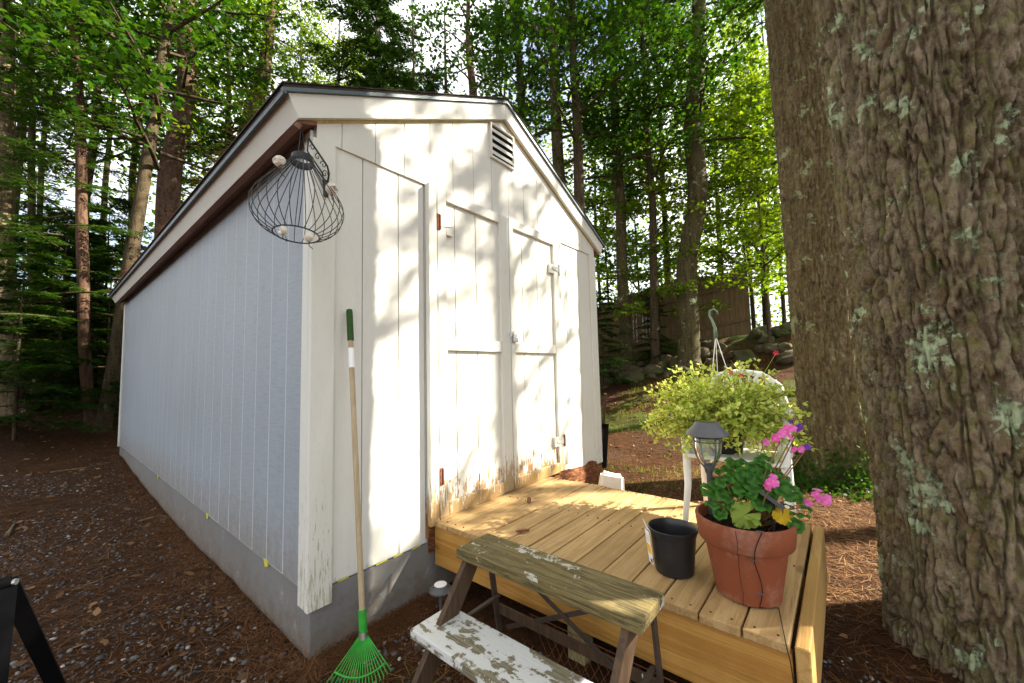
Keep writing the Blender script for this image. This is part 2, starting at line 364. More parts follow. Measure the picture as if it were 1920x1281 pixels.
MAT['leaf_hemlock'] = m_leaf('hemlock_needle', (.012, .040, .005), (.040, .090, .010), .35, None)
MAT['leaf_far'] = m_leaf('far_leaf', (.045, .12, .005), (.13, .215, .012), .55, None)
MAT['leaf_basket'] = m_leaf('basket_leaf', (.26, .40, .05), (.58, .66, .20), .4, None)
MAT['leaf_dry'] = m_leaf('dry_stem', (.16, .09, .04), (.26, .16, .07), .2, None)
MAT['leaf_geranium'] = m_leaf('geranium_leaf', (.020, .095, .014), (.06, .175, .03), .35, None, .5)
_m = MAT['leaf_geranium'].node_tree; _b = _m.nodes['Principled BSDF']; _src = _b.inputs['Base Color'].links[0].from_socket
_tc = _m.nodes.new('ShaderNodeTexCoord'); _ln = _m.nodes.new('ShaderNodeVectorMath'); _ln.operation = 'LENGTH'; _m.links.new(_tc.outputs['Object'], _ln.inputs[0])
_rp = _m.nodes.new('ShaderNodeValToRGB'); _e = _rp.color_ramp.elements; _e[0].position = .25; _e[0].color = (1.25, 1.25, 1.1, 1); _e[1].position = .55; _e[1].color = (.55, .5, .5, 1)
for _p, _c in ((.72, (.7, .66, .6, 1)), (.82, (1.3, 1.25, 1.1, 1))): _x = _e.new(_p); _x.color = _c
_m.links.new(_ln.outputs['Value'], _rp.inputs['Fac']); _mx = _m.nodes.new('ShaderNodeMix'); _mx.data_type = 'RGBA'; _mx.blend_type = 'MULTIPLY'; _mx.inputs['Factor'].default_value = 1
_m.links.new(_src, _mx.inputs['A']); _m.links.new(_rp.outputs['Color'], _mx.inputs['B']); _m.links.new(_mx.outputs['Result'], _b.inputs['Base Color'])
MAT['leaf_yellowgreen'] = m_leaf('pale_geranium_leaf', (.18, .26, .04), (.25, .33, .06), .35)
MAT['leaf_yellow'] = m_leaf('yellow_geranium_leaf', (.55, .36, .02), (.62, .42, .03), .35)
MAT['pink'] = m_leaf('pink_petal', (.55, .05, .36), (.72, .22, .55), .35)
MAT['purple'] = m_leaf('purple_petal', (.10, .02, .28), (.16, .05, .35), .3)
MAT['red'] = m_leaf('red_petal', (.45, .02, .05), (.6, .06, .1), .3)
MAT['stem'] = m_plain('geranium_stem', (.16, .09, .035), .6, .3)
MAT['litter'] = m_leaf('dead_leaf', (.07, .035, .018), (.30, .17, .085), .15, None, .8)
MAT['needle'] = m_leaf('fallen_needle', (.06, .026, .011), (.20, .095, .04), .1, None, .7)
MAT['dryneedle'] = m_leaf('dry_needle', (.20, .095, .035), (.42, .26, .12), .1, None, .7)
t = NT('pebble'); g = t.n('ShaderNodeNewGeometry'); c = t.ramp(g.outputs['Random Per Island'], [(0, (.04, .042, .048)), (.65, (.10, .10, .105)), (.93, (.19, .18, .165)), (1, (.45, .43, .40))]); t.color(c).rough(.8); MAT['pebble'] = t.m
t = NT('boulder'); P = t.pos((1, 1, 1), 'World'); a = t.noise(P, 5, 7, .7); b = t.noise(P, 1.6, 5)
c = t.mix(a, (.04, .03, .017), (.11, .082, .045)); c = t.mix(t.ramp(b, [(.45, 0), (.6, .8)]), c, (.05, .06, .015)); t.color(c).rough(.95).bump(a, .6, .02); MAT['boulder'] = t.m
MAT['whitestone'] = m_plain('white_stone', (.72, .68, .60), .8, .15, 14, 0, .2, .5)
MAT['fence'] = m_wood('grey_fence', (.10, .062, .026), (.20, .13, .06), 2, .8, .2, (.15, .11, .055), .85, None, False)
t = NT('rotten_wood'); P = t.pos((1, 1, 1), 'World'); a = t.noise(t.pos((5, 5, 18), 'World'), 3, 8, .75); b = t.noise(P, 40, 6, .8)
c = t.ramp(a, [(.3, (.05, .02, .012)), (.5, (.22, .075, .03)), (.62, (.42, .20, .08)), (.75, (.5, .42, .33))]); t.color(c).rough(.95).bump(t.math('ADD', a, b), 1, .03); MAT['rotten'] = t.m
MAT['foam'] = m_plain('yellow_foam', (.55, .5, .06), .9, .3)
MAT['flowerwhite'] = m_plain('old_silk_petal', (.66, .60, .52), .9, .3, 50)
t = NT('ribbed_glass'); t.color((.9, .92, .9)).rough(.08); t.p.inputs['Transmission Weight'].default_value = .95; t.p.inputs['IOR'].default_value = 1.2; MAT['glass'] = t.m
MAT['lampgrey'] = m_plain('grey_lamp_plastic', (.085, .085, .09), .42, .15, 20, 0, .4)
MAT['solar'] = m_plain('solar_cell', (.008, .010, .018), .15, .2, 20, 0, .6)
MAT['yellowprint'] = m_plain('yellow_print', (.75, .42, .02), .5, .2)
MAT['teal'] = m_plain('teal_paint', (.03, .13, .17), .5, .3)
MAT['palegreen'] = m_plain('pale_green_plastic', (.12, .19, .13), .35, .5, 60, 0, .5)
MAT['cone'] = m_leaf('pine_cone_scale', (.16, .06, .035), (.30, .14, .09), .05, None, .7)

# ------------------------------------------------------------------ terrain
_HX = ([-60, 2.8, 4.9, 6.7, 9.0, 10.0, 11.3, 14, 60], [0, .0, .08, .42, .98, 1.30, 2.12, 2.35, 4.0])
_HY = ([-60, 3.0, 7.0, 9.0, 12.0, 13.6, 17, 60], [0, .0, .17, .55, 1.12, 1.75, 2.1, 4.0])
def H(x, y):
    x = np.asarray(x, float); y = np.asarray(y, float)
    hx = np.interp(x-.12*(y-1), *_HX); hy = np.interp(y+.06*x, *_HY)
    h = (hx**3+hy**3+1e-9)**(1/3)
    P = np.stack([x, y, 0*x], -1).reshape(-1, 3)
    far = np.clip((np.hypot(x-1, y)-3.2)/4, 0, 1)
    h = h + (.012+.05*far)*fbm(P*.9, 3, 2).reshape(x.shape) + .008*fbm(P*5, 5, 2).reshape(x.shape)
    return h-.012
def h1(x, y): return float(H(np.array([x]), np.array([y]))[0])
def on_ground(u, v):
    d = ray(u, v); d = d/math.hypot(d.x, d.y)
    for k in np.arange(1.0, 40, .03):
        P = CAM+d*float(k)
        if P.z <= h1(P.x, P.y): return P
    return CAM+d*40
def axis_vals(lo, c0, c1, hi, fine, n):
    a = list(np.arange(c0, c1, fine)); b = list(c0-np.geomspace(fine*1.5, c0-lo, n))[::-1]; c_ = list(c1+np.geomspace(fine*1.5, hi-c1, n))
    return np.array(b+a+c_)
gx = axis_vals(-60, -2.6, 6, 60, .055, 60); gy = axis_vals(-60, -3.2, 5, 60, .055, 60)
X, Y = np.meshgrid(gx, gy, indexing='ij'); Z = H(X, Y)
V = np.stack([X, Y, Z], -1).reshape(-1, 3); nx, ny = X.shape
ii = (np.arange(nx-1)[:, None]*ny+np.arange(ny-1)[None]).ravel()
F = np.stack([ii, ii+ny, ii+ny+1, ii+1], 1)
g = put('ground', np_mesh('ground', V, F, True), MAT['ground']); tag(g, 'brown forest floor of pine needles, soil and gravel', 'ground', kind='structure')

def fix(root):                       # children built in world coordinates, root only translated
    for ch in root.children: ch.location = ch.location-root.location
# ------------------------------------------------------------------ SHED
W, L, ZB, ZS = 3.02, 7.06, .30, 2.615
SLOPE = .49; RB = 2.646+.104*SLOPE                       # rake-bottom height at x = 0
def rake_z(x): return RB+SLOPE*(x if x <= W/2 else W-x)
shed = thing('shed', (0, 0, 0), 'white painted wooden garden shed with double doors and gable vent', 'shed')
MB().box(.008, W-.008, .008, L-.01, -.5, ZB-.003).build('foundation', MAT['concrete'], shed)
core = MB(); core.prism_y([(-.0011, ZB), (W-.009, ZB), (W-.009, rake_z(W)+.02), (W/2, rake_z(W/2)+.02), (-.0011, rake_z(0)+.02)], .0135, L-.014)
core.build('wall_core', MAT['groove'], shed)
# left wall: rough-sawn siding boards
nb = 29; y0, y1 = .09, L-.09; pb = (y1-y0)/nb
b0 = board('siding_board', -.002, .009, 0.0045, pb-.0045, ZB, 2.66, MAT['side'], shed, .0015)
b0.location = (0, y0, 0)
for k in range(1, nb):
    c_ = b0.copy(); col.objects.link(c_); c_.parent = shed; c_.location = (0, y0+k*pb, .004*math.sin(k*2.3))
# far walls (plain, unseen) get boards too
for k in range(12):
    board('siding_board', W-.009, W+.002, .09+k*.573, .09+(k+1)*.573-.006, ZB, 2.66, MAT['front'], shed, .0015)
# front lower boards
def fboards(edges, z0, zf, y, mat, name='siding_board', par=shed, th=.013):
    for a, b in zip(edges[:-1], edges[1:]):
        board(name, a+.0025, b-.0025, y, y+th, z0, zf, mat, par, .002)
fboards([.10, .269, .505, .700], ZB+.01, ZS, 0, MAT['front'])
fboards([2.31, 2.435, 2.68, 2.91], ZB+.03, ZS, 0, MAT['front'])
fboards([.70, 1.10, 1.51, 1.91, 2.31], ZB+.03, ZS, .0005, MAT['doorboard'])
# gable boards, lapped over the lower siding
edges = [.0]+[.137+k*.2032 for k in range(15)]+[W]
for a, b in zip(edges[:-1], edges[1:]):
    a2, b2 = a+.002, b-.002; poly = [(a2, ZS-.012), (b2, ZS-.012), (b2, rake_z(b2)+.05)]
    if a2 < W/2 < b2: poly.append((W/2, rake_z(W/2)+.05))
    poly.append((a2, rake_z(a2)+.05))
    if a2 < 1.48 < b2 or abs(a2-1.36) < .01:               # cut round the vent later covered by its frame
        pass
    MB().prism_y(poly, -.013, .0002).build('gable_board', MAT['front'], shed)
# corner boards
board('corner_board', -.020, .102, -.020, .0135, ZB-.075, 2.60, MAT['trim'], shed, .004, 2)
board('corner_board', -.0205, -.0025, .0140, .088, ZB-.07, 2.655, MAT['trim'], shed, .003)
board('corner_board', W-.115, W+.016, -.018, .013, ZB+.06, 2.60, MAT['trim'], shed, .004)
board('corner_board', -.018, .0, L-.092, L+.01, ZB-.02, 2.655, MAT['trim'], shed, .003)
# rake boards, fascia, soffit, roof
nx_, nz_ = -.49/1.1136, 1/1.1136
def rk(side, a, b, t0, t1):          # strip parallel to the roof slope: along x from a to b, offsets t0..t1 (vertical)
    if side < 0: return [(a, RB+SLOPE*a+t0), (b, RB+SLOPE*b+t0), (b, RB+SLOPE*b+t1), (a-.5*(t1-t0)*.8, RB+SLOPE*(a-.5*(t1-t0)*.8)+t1)]
    p = rk(-1, a, b, t0, t1); return [(W-x, z) for x, z in p]
for s in (-1, 1):
    MB().prism_y(rk(s, -.104, W/2-.0015, 0, .128), -.050, -.0225).build('rake_board', MAT['rake'], shed)
    MB().prism_y(rk(s, -.085, W/2-.001, -.014, .03), -.0215, -.0140).build('rake_trim', MAT['edgewood'], shed)
    r_ = MB().prism_y(rk(s, -.175, W/2, .150, .168), -.062, 7.32).build('roof', MAT['shingle'], shed)
    MB().prism_y(rk(s, -.180, W/2-.0005, .129, .149), -.068, -.045).build('drip_edge', MAT['drip'], r_)
    xx = -.178 if s < 0 else W+.178
    fz = RB+SLOPE*-.178
    MB().box(min(xx, xx+s*-.012), max(xx, xx+s*-.012), -.066, 7.31, fz+.122, fz+.152).build('drip_edge', MAT['drip'], r_)
    for k in range(13):               # shingle courses
        a = -.19+k*.13; b = min(a+.17, W/2)
        pl = [(a, RB+SLOPE*a+.178), (b, RB+SLOPE*b+.1725), (b, RB+SLOPE*b+.1685), (a, RB+SLOPE*a+.1695)]
        if s > 0: pl = [(W-x, z) for x, z in pl]
        MB().prism_y(pl, -.07, 7.33).build('shingle_course', MAT['shingle'], r_)
    fp = [(-.104, RB-.104*SLOPE), (-.164, RB-.104*SLOPE+.119), (-.140, RB-.104*SLOPE+.131), (-.080, RB-.104*SLOPE+.012)]
    if s > 0: fp = [(W-x, z) for x, z in fp]
    MB().prism_y(fp, -.0222, 7.30).build('fascia', MAT['rake'], shed)
    sp = [(-.090, 2.637), (-.002, 2.667), (-.002, 2.690), (-.092, 2.660)]
    if s > 0: sp = [(W-x, z) for x, z in sp]
    MB().prism_y(sp, -.0218, 7.28).build('soffit', MAT['soffit'], shed)
MB().prism_y([(-.118, 2.617), (-.088, 2.606), (-.070, 2.634), (-.100, 2.645)], -.02, 7.25).build('eave_batten', MAT['soffit'], shed)
MB().prism_y([(W/2-.07, rake_z(W/2)+.142), (W/2, rake_z(W/2)+.181), (W/2+.07, rake_z(W/2)+.142), (W/2, rake_z(W/2)+.173)], -.071, 7.33).build('ridge_cap', MAT['shingle'], shed)
# vent
vent = MB().box(1.345, 1.625, -.0155, -.0135, 3.062, 3.338).build('vent', MAT['dark'], shed)
for a in ((1.338, 1.352, 3.050, 3.340), (1.618, 1.628, 3.050, 3.340), (1.352, 1.618, 3.050, 3.068), (1.352, 1.618, 3.331, 3.340)):
    MB().box(a[0], a[1], -.034, -.0132, a[2], a[3]).build('frame', MAT['trim'], vent)
for k in range(4):
    z = 3.085+k*.062
    MB().add([(1.3525, -.032, z), (1.6175, -.032, z), (1.6175, -.016, z+.036), (1.3525, -.016, z+.036),
              (1.3525, -.032, z+.007), (1.6175, -.032, z+.007), (1.6175, -.016, z+.043), (1.3525, -.016, z+.043)],
             [(0, 1, 2, 3), (7, 6, 5, 4), (0, 4, 5, 1), (2, 6, 7, 3), (0, 3, 7, 4), (1, 5, 6, 2)]).build('slat', MAT['trim'], vent)
# doors
ZD, ZT = .440, 2.600
def hinge(par, x, z, flip, rusty=True):
    m = MAT['rust'] if rusty else MAT['steel']; s = -1 if flip else 1
    h = MB().box(x-.012, x+.012, -.0565, -.0525, z-.055, z+.055).build('hinge', m, par)
    MB().add([(x+s*.010, -.0535, z-.028), (x+s*.010, -.0535, z+.028), (x+s*.12, -.0535, z+.008), (x+s*.12, -.0535, z-.008),
              (x+s*.010, -.0575, z-.028), (x+s*.010, -.0575, z+.028), (x+s*.12, -.0575, z+.008), (x+s*.12, -.0575, z-.008)],
             [(0, 1, 2, 3), (7, 6, 5, 4), (0, 4, 5, 1), (1, 5, 6, 2), (2, 6, 7, 3), (3, 7, 4, 0)]).build('strap', MAT['trim'] if rusty else m, h)
    MB().tube([(x+s*.012, -.058, z-.05), (x+s*.012, -.058, z+.05)], .006, 8).build('pin', m, h)
    for zz in (-.04, 0, .04): MB().tube([(x-s*.004, -.0562, z+zz), (x-s*.004, -.0595, z+zz)], .005, 8).build('screw', m, h)
def door(x0, x1, stl, str_, grooves, name_lab):
    d = MB().box(x0+.004, x1-.004, -.0130, -.0006, ZD+.01, ZT-.004).build('door', MAT['doorboard'], shed)
    d['label'] = name_lab
    e = [x0+stl-.01]+grooves+[x1-str_+.01]
    for a, b in zip(e[:-1], e[1:]): board('door_board', a+.003, b-.003, -.0270, -.0132, ZD+.012, ZT-.006, MAT['doorboard'], d, .002)
    board('stile', x0+.002, x0+stl, -.052, -.0135, ZD, ZT, MAT['door'], d, .003)
    board('stile', x1-str_, x1-.002, -.052, -.0136, ZD+.004, ZT, MAT['door'], d, .003)
    for z0, z1 in ((ZD-.002, ZD+.085), (1.505, 1.585), (2.525, ZT)):
        board('rail', x0+stl+.001, x1-str_-.001, -.0512, -.0275, z0, z1, MAT['door'], d, .003)
    return d
dl = door(.770, 1.503, .080, .108, [.945, 1.15], 'left door leaf with rusty hinges and greyed wood at its foot')
dr = door(1.507, 2.235, .055, .085, [1.70, 1.91], 'right door leaf with flaking lower panel')
board('door_casing', .700, .7675, -.0525, -.0136, ZD-.03, ZT+.006, MAT['door'], shed, .003)
board('door_casing', 2.2375, 2.308, -.040, -.0136, ZD+.04, ZT+.006, MAT['door'], shed, .003)
hinge(dl, .778, 2.36, False); hinge(dl, .782, .70, False)
hinge(dr, 2.240, 2.30, True, False); hinge(dr, 2.240, .71, True)
for d_, x0, x1, z0 in ((dl, .851, .91, 2.29), (dl, .851, .90, .66), (dr, 2.085, 2.149, 2.25), (dr, 2.085, 2.149, .67)):
    board('hinge_block', x0, x1, -.0515, -.0275, z0, z0+.085, MAT['door'], d_, .002)
hz = on_y(947, 628, -.05).z
hp = MB().box(1.455, 1.500, -.0555, -.0522, hz-.022, hz+.022).build('hasp', MAT['steel'], shed)
MB().box(1.485, 1.555, -.0600, -.0560, hz-.012, hz+.012).build('hasp_plate', MAT['steel'], hp)
MB().tube([(1.520, -.062, hz-.02), (1.520, -.062, hz+.018), (1.527, -.064, hz+.03), (1.54, -.066, hz+.034), (1.553, -.064, hz+.03), (1.560, -.062, hz+.018), (1.560, -.062, hz-.02)], .004, 8).build('shackle', MAT['steel'], hp, True)
board('padlock', 1.512, 1.568, -.078, -.056, hz-.055, hz-.012, MAT['steel'], hp, .005, 2)
# rotten sill at the right of the doors
bm = bmesh.new(); bmesh.ops.create_cube(bm, size=1); bmesh.ops.subdivide_edges(bm, edges=bm.edges[:], cuts=9, use_grid_fill=True)
for v in bm.verts: v.co = Vector((2.36+(v.co.x+.5)*.655, -.014+(v.co.y+.5)*.07, .14+(v.co.z+.5)*.26))
q = np.array([v.co for v in bm.verts]); dn = fbm(q*22, 8, 3); dz = fbm(q*np.array([9, 9, 3]), 4, 2)
for v, a_, b_ in zip(bm.verts, dn, dz): v.co.y += .012*a_; v.co.z += .03*b_ if v.co.z > .3 else 0
me = bpy.data.meshes.new('rotten_sill'); bm.to_mesh(me); bm.free(); put('rotten_sill', me, MAT['rotten'], shed)
MB().box(.72, 2.36, -.012, .012, .24, ZD-.02).build('threshold', MAT['rotten'], shed)
for u, v, s in ((390, 968, .05), (503, 1058, .07), (297, 888, .04)):
    p_ = on_x(u, v, -.004); a = p_.y; z = ZB-.002
    MB().add([(-.006, a, z+.012), (-.006, a+s, z+.012), (-.004, a+s*.8, z-.03), (-.004, a+s*.2, z-.02), (.007, a, z+.012), (.007, a+s, z+.012), (.006, a+s*.8, z-.03), (.006, a+s*.2, z-.02)],
             [(0, 1, 2, 3), (7, 6, 5, 4), (0, 4, 5, 1), (1, 5, 6, 2), (2, 6, 7, 3), (3, 7, 4, 0)]).build('foam_patch', MAT['foam'], shed)
for a_, b_ in ((.14, .20), (.36, .43), (.47, .53), (.60, .66)): MB().bar((a_, .006, .304), (b_, .006, .306), .010, .007).build('foam_patch', MAT['foam'], shed)

# ------------------------------------------------------------------ DECK
DT = .44
deck = thing('deck', (1.38, -.95, 0), 'small low wooden deck of pale planks before the shed doors', 'deck')
n_ = 13; pit = 1.845/n_
for k in range(n_):
    ya = -.016-(k+1)*pit
    o = board('deck_board', .735+random.uniform(-.006, .006), 2.0+random.uniform(-.012, .012), ya+.0035, ya+pit-.0035, DT-.034+random.uniform(-.002, 0), DT+random.uniform(-.003, .001), MAT['deck'], deck, .005, 2)
    o.rotation_euler.y = random.uniform(-.001, .001)
board('side_skirt', .752, .790, -1.862, -.018, DT-.275, DT-.036, MAT['skirt'], deck, .004)
board('side_skirt', 1.950, 1.988, -1.862, -.018, DT-.275, DT-.036, MAT['skirt'], deck, .004)
board('front_rim', .748, 2.005, -1.914, -1.872, DT-.285, DT-.004, MAT['rim'], deck, .004)
board('joist', 1.35, 1.388, -1.86, -.02, DT-.23, DT-.036, MAT['skirt'], deck, .003)
for px, py in ((.84, -1.0), (.84, -1.80), (1.90, -1.80), (1.90, -.2)):
    board('post', px-.045, px+.045, py-.045, py+.045, -.15, DT-.037, MAT['post'], deck, .004)
sm_ = MB().tube([(0, 0, -.006), (0, 0, .0022)], .0042, 6).mesh('screw')
for k in range(n_):
    for xx in (.772, 1.37, 1.969):
        for dy in (-.035, .035):
            o = put('screw', sm_, MAT['strap'], deck); o.location = (xx, -.016-(k+.5)*pit+dy, DT)
fix(deck)

# ------------------------------------------------------------------ STEP STOOL beside the deck
st = thing('step_stool', (.36, -1.05, 0), 'weathered two-tread step stool with brown legs beside the deck', 'step stool')
o = board('tread', .385, .600, -1.505, -.627, .505, .55, MAT['tread_a'], st, .005, 2); o['label'] = 'mossy upper tread with worn grain'
o = board('tread', .150, .368, -1.52, -.600, .262, .30, MAT['tread_b'], st, .005, 2); o['label'] = 'lower tread with flaking white paint'
for ya in (-.675, -1.445):
    MB().bar((.450, ya, .506), (.03, ya, h1(.03, ya)-.02), .085, .026, (0, 1, 0)).build('leg', MAT['legbrown'], st)
    MB().bar((.575, ya+(.022 if ya > -1 else -.022), .506), (.66, ya+(.022 if ya > -1 else -.022), h1(.66, ya)-.02), .030, .012, (0, 1, 0)).build('rear_leg', MAT['strap'], st)
    MB().bar((.14, ya, .256), (.62, ya, .256), .02, .010, (0, 0, 1)).build('tread_bracket', MAT['strap'], st)
MB().bar((.595, -.70, .49), (.635, -1.42, .10), .020, .006, (1, 0, 0)).build('brace', MAT['strap'], st)
MB().bar((.610, -1.42, .49), (.650, -.70, .10), .020, .006, (1, 0, 0)).build('brace', MAT['strap'], st)
MB().bar((.640, -.66, .18), (.640, -1.46, .18), .045, .012, (1, 0, 0)).build('crossbar', MAT['legbrown'], st)
fix(st)

# ------------------------------------------------------------------ LEAF RAKE
rt = on_y(655, 580, -.040); rtop = Vector((rt.x, -.040, rt.z)); rbot = Vector((.100, -.320, .185))
rk_ = thing('leaf_rake', (.1, -.3, 0), 'green leaf rake with wooden handle leaning on the shed front', 'rake')
dirr = (rtop-rbot).normalized()
MB().tube([rbot, rbot+dirr*(rtop-rbot).length*.5+Vector((0, 0, 0)), rtop-dirr*.02], .0135, 12).build('handle', MAT['handle'], rk_, auto=40)
MB().tube([rtop-dirr*.175, rtop-dirr*.02, rtop-dirr*.004, rtop], [.0165, .0165, .015, .008], 14).build('grip', MAT['darkgreen'], rk_, auto=40)
MB().tube([rtop-dirr*.32, rtop-dirr*.215], .0142, 14).build('label_band', MAT['label'], rk_, auto=40)
# head: fan of tines in the plane holding the handle direction
side = Vector((.80, -.60, 0)).normalized(); dn_ = (-dirr*.70+Vector((-.45, -.55, 0))).normalized(); nrm = side.cross(dn_).normalized()
neck = rbot+dirr*.02
MB().tube([neck+dirr*.09, neck+dirr*.0, neck-dirr*.06], [.018, .018, .012], 12).build('socket', MAT['greenplastic'], rk_, auto=40)
MB().tube([neck-dirr*.0, neck-dirr*.035], [.0195, .0195], 12).build('collar', MAT['steel'], rk_, auto=40)
for k in range(19):
    t_ = (k-9)/9
    a0 = neck-dirr*.01+side*t_*.012
    tip = neck+dn_*(.205-.045*t_*t_)+side*t_*.125
    bend = tip+dn_*.012+nrm*(-.02)
    MB().tube([a0, a0.lerp(tip, .5)+nrm*.004, tip, bend], [.0028, .0027, .0024, .0018], 5).build('tine', MAT['greenplastic'], rk_, True)
cb = MB(); pts = [neck+dn_*(.165-.035*((k-9)/9)**2)+side*((k-9)/9)*.102+nrm*.003 for k in range(19)]
cb.tube(pts, .004, 6).build('spreader', MAT['greenplastic'], rk_, True)
fix(rk_)

# ------------------------------------------------------------------ WIRE LAMPSHADE, its bracket and the silk flowers
ctr = at_d(557, 380, 1.97); top = at_d(567, 303, 1.985); bot = at_d(556, 436, 1.955)
ax = (top-bot).normalized(); hx_ = ax.orthogonal().normalized(); hy_ = ax.cross(hx_)
sh = thing('wire_lampshade', bot, 'black wire lampshade hanging under the shed eave at the corner', 'lampshade')
def ring(c, r, a): return c+hx_*r*math.cos(a)+hy_*r*math.sin(a)
hh = (top-bot).length
prof = [(0.046, 1.0), (.060, .93), (.098, .78), (.146, .59), (.180, .43), (.188, .30), (.172, .15), (.134, .035), (.092, -.03)]
for k in range(26):
    a0 = 2*math.pi*k/26; pts = []
    for i in range(25):
        q = i/24*(len(prof)-1); j = min(int(q), len(prof)-2); f_ = q-j
        p0, p1, p2, p3 = prof[max(j-1, 0)], prof[j], prof[j+1], prof[min(j+2, len(prof)-1)]
        cr_ = [.5*(2*p1[m]+(p2[m]-p0[m])*f_+(2*p0[m]-5*p1[m]+4*p2[m]-p3[m])*f_**2+(3*p1[m]-p0[m]-3*p2[m]+p3[m])*f_**3) for m in (0, 1)]
        pts.append(ring(bot+ax*hh*cr_[1], cr_[0], a0))
    MB().tube(pts, .0019, 5).build('wire', MAT['black'], sh, True)
def ringpts(c, r, n=40): return [ring(c, r, 2*math.pi*i/n) for i in range(n+1)]
MB().tube(ringpts(bot+ax*hh*-.03, .092), .0032, 6, False).build('bottom_ring', MAT['black'], sh, True)
cm = MB(); n = 40
V = [ring(top+ax*dz_, r_, 2*math.pi*j/n) for r_, dz_ in ((.047, -.014), (.047, .022), (.043, .022), (.043, -.014)) for j in range(n)]
cm.add(V, [(i*n+j, i*n+(j+1) % n, ((i+1) % 4)*n+(j+1) % n, ((i+1) % 4)*n+j) for i in range(4) for j in range(n)]).build('collar', MAT['black'], sh, auto=40)
hk = Vector((-.075, -.010, 2.640))
MB().tube([top+ax*.015+hx_*.045, hk], .0012, 5).build('hanging_wire', MAT['black'], sh)
MB().tube([top+ax*.015-hx_*.045, hk], .0012, 5).build('hanging_wire', MAT['black'], sh)
fix(sh)
def white_flower(c, r, lab, nrm_=None):
    f_ = thing('silk_flower', c, lab, 'flower', 'faded silk flowers on the wire lampshade'); c = Vector(c)
    for k in range(9):
        d_ = Vector((random.gauss(0, 1), random.gauss(0, 1), random.gauss(0, 1))).normalized(); bm = bmesh.new()
        bmesh.ops.create_icosphere(bm, subdivisions=2, radius=r*.62)
        x_ = d_.orthogonal().normalized()
        for v in bm.verts:
            p = v.co.copy(); q_ = p-d_*p.dot(d_)*.62; q_ *= 1+.12*math.sin(p.dot(x_)*260); v.co = q_+d_*r*.45
        me = bpy.data.meshes.new('petal'); bm.to_mesh(me); bm.free(); me.polygons.foreach_set('use_smooth', [True]*len(me.polygons))
        put('petal', me, MAT['flowerwhite'], f_)
    MB().tube([(0, 0, 0), (.2*r, .3*r, -1.3*r), (.9*r, .6*r, -1.6*r)], .002, 5).build('stem', MAT['darkgreen'], f_)
FL = 'faded white silk flower head clipped to the '
for u, v, d_, r_, lab in ((524, 303, 1.93, .032, FL+'lampshade side near the eave'), (622, 354, 1.93, .034, FL+'shade beside the scroll bracket'),
                     (530, 432, 1.86, .024, FL+'bottom ring, side of the blue-grey wall'), (579, 445, 1.85, .026, FL+'bottom ring nearest the corner board')):
    white_flower(at_d(u, v, d_), r_, lab)
br = thing('scroll_bracket', on_y(608, 350, -.021), 'black wrought iron scroll bracket on the corner board', 'bracket')
pl = on_y(611, 352, -.024); tp = on_y(575, 262, -.03); tp = Vector((tp.x, tp.y-.02, tp.z))
MB().box(pl.x-.012, pl.x+.012, -.030, -.0205, pl.z-.05, pl.z+.04).build('wall_plate', MAT['black'], br)
MB().box(pl.x-.018, pl.x+.018, -.040, -.0295, pl.z-.012, pl.z+.022).build('boss', MAT['black'], br)
arm = [Vector((pl.x+.002, -.036, pl.z+.01)), Vector((pl.x+.004, -.05, pl.z+.07)), Vector((pl.x-.01, -.06, pl.z+.10)), Vector(tp)]
MB().tube(arm, .005, 8).build('arm', MAT['black'], br, True)
MB().tube([arm[0]+Vector((-.02, 0, .0)), arm[0]+Vector((-.03, -.01, .05)), tp+Vector((-.004, 0, -.07)), tp], .004, 8).build('stay', MAT['black'], br, True)
for c_, s_, r0 in ((arm[1]+Vector((-.022, 0, -.01)), 1, .016), (arm[2]+Vector((-.02, 0, .0)), -1, .016), (arm[2].lerp(tp, .45)+Vector((-.006, 0, -.018)), 1, .017), (arm[2].lerp(tp, .8)+Vector((0, 0, -.02)), -1, .012)):
    MB().tube([c_+Vector((s_*math.cos(a_)*r0*(1-a_/9), 0, math.sin(a_)*r0*(1-a_/9)*1.3)) for a_ in np.linspace(0, 7.5, 26)], .0024, 6).build('scroll', MAT['black'], br, True)
fix(br)

# ------------------------------------------------------------------ POTS
PB = Vector((1.0, -1.70, DT+.0015))
pot = thing('terracotta_pot', PB, 'cracked terracotta flowerpot holding a pink geranium on the deck', 'flowerpot')
MB().lathe([(0, .0), (.108, .0), (.116, .006), (.150, .205), (.1505, .209), (.169, .213), (.172, .218), (.182, .300), (.179, .306), (.170, .306), (.166, .298), (.158, .255), (.1, .245)], 64).build('pot', MAT['terracotta'], pot, auto=38)
bm = bmesh.new(); bmesh.ops.create_circle(bm, cap_ends=True, segments=40, radius=.160); bmesh.ops.subdivide_edges(bm, edges=bm.edges[:], cuts=4, use_grid_fill=True)
bmesh.ops.triangulate(bm, faces=bm.faces[:])
for v in bm.verts: v.co.z = .262+random.uniform(-.006, .01)
me = bpy.data.meshes.new('soil'); bm.to_mesh(me); bm.free(); put('soil', me, MAT['soil'], pot)
fr = (CAM-PB); fr.z = 0; fr.normalize(); sd = Vector((-fr.y, fr.x, 0))           # towards the camera side, and sideways
def on_pot(z, off):                                                            # point on the pot's outside
    r = .118+(.150-.116)*(z/.205) if z < .209 else .172+.010*(z-.213)/.09
    a = math.atan2(fr.y, fr.x)+off; return Vector((math.cos(a)*(r+.002), math.sin(a)*(r+.002), z))
MB().tube([on_pot(z, -.16+.02*math.sin(z*30)+random.uniform(-.012, .012)) for z in np.linspace(.302, .004, 40)], .0008, 5).build('crack', MAT['dark'], pot)
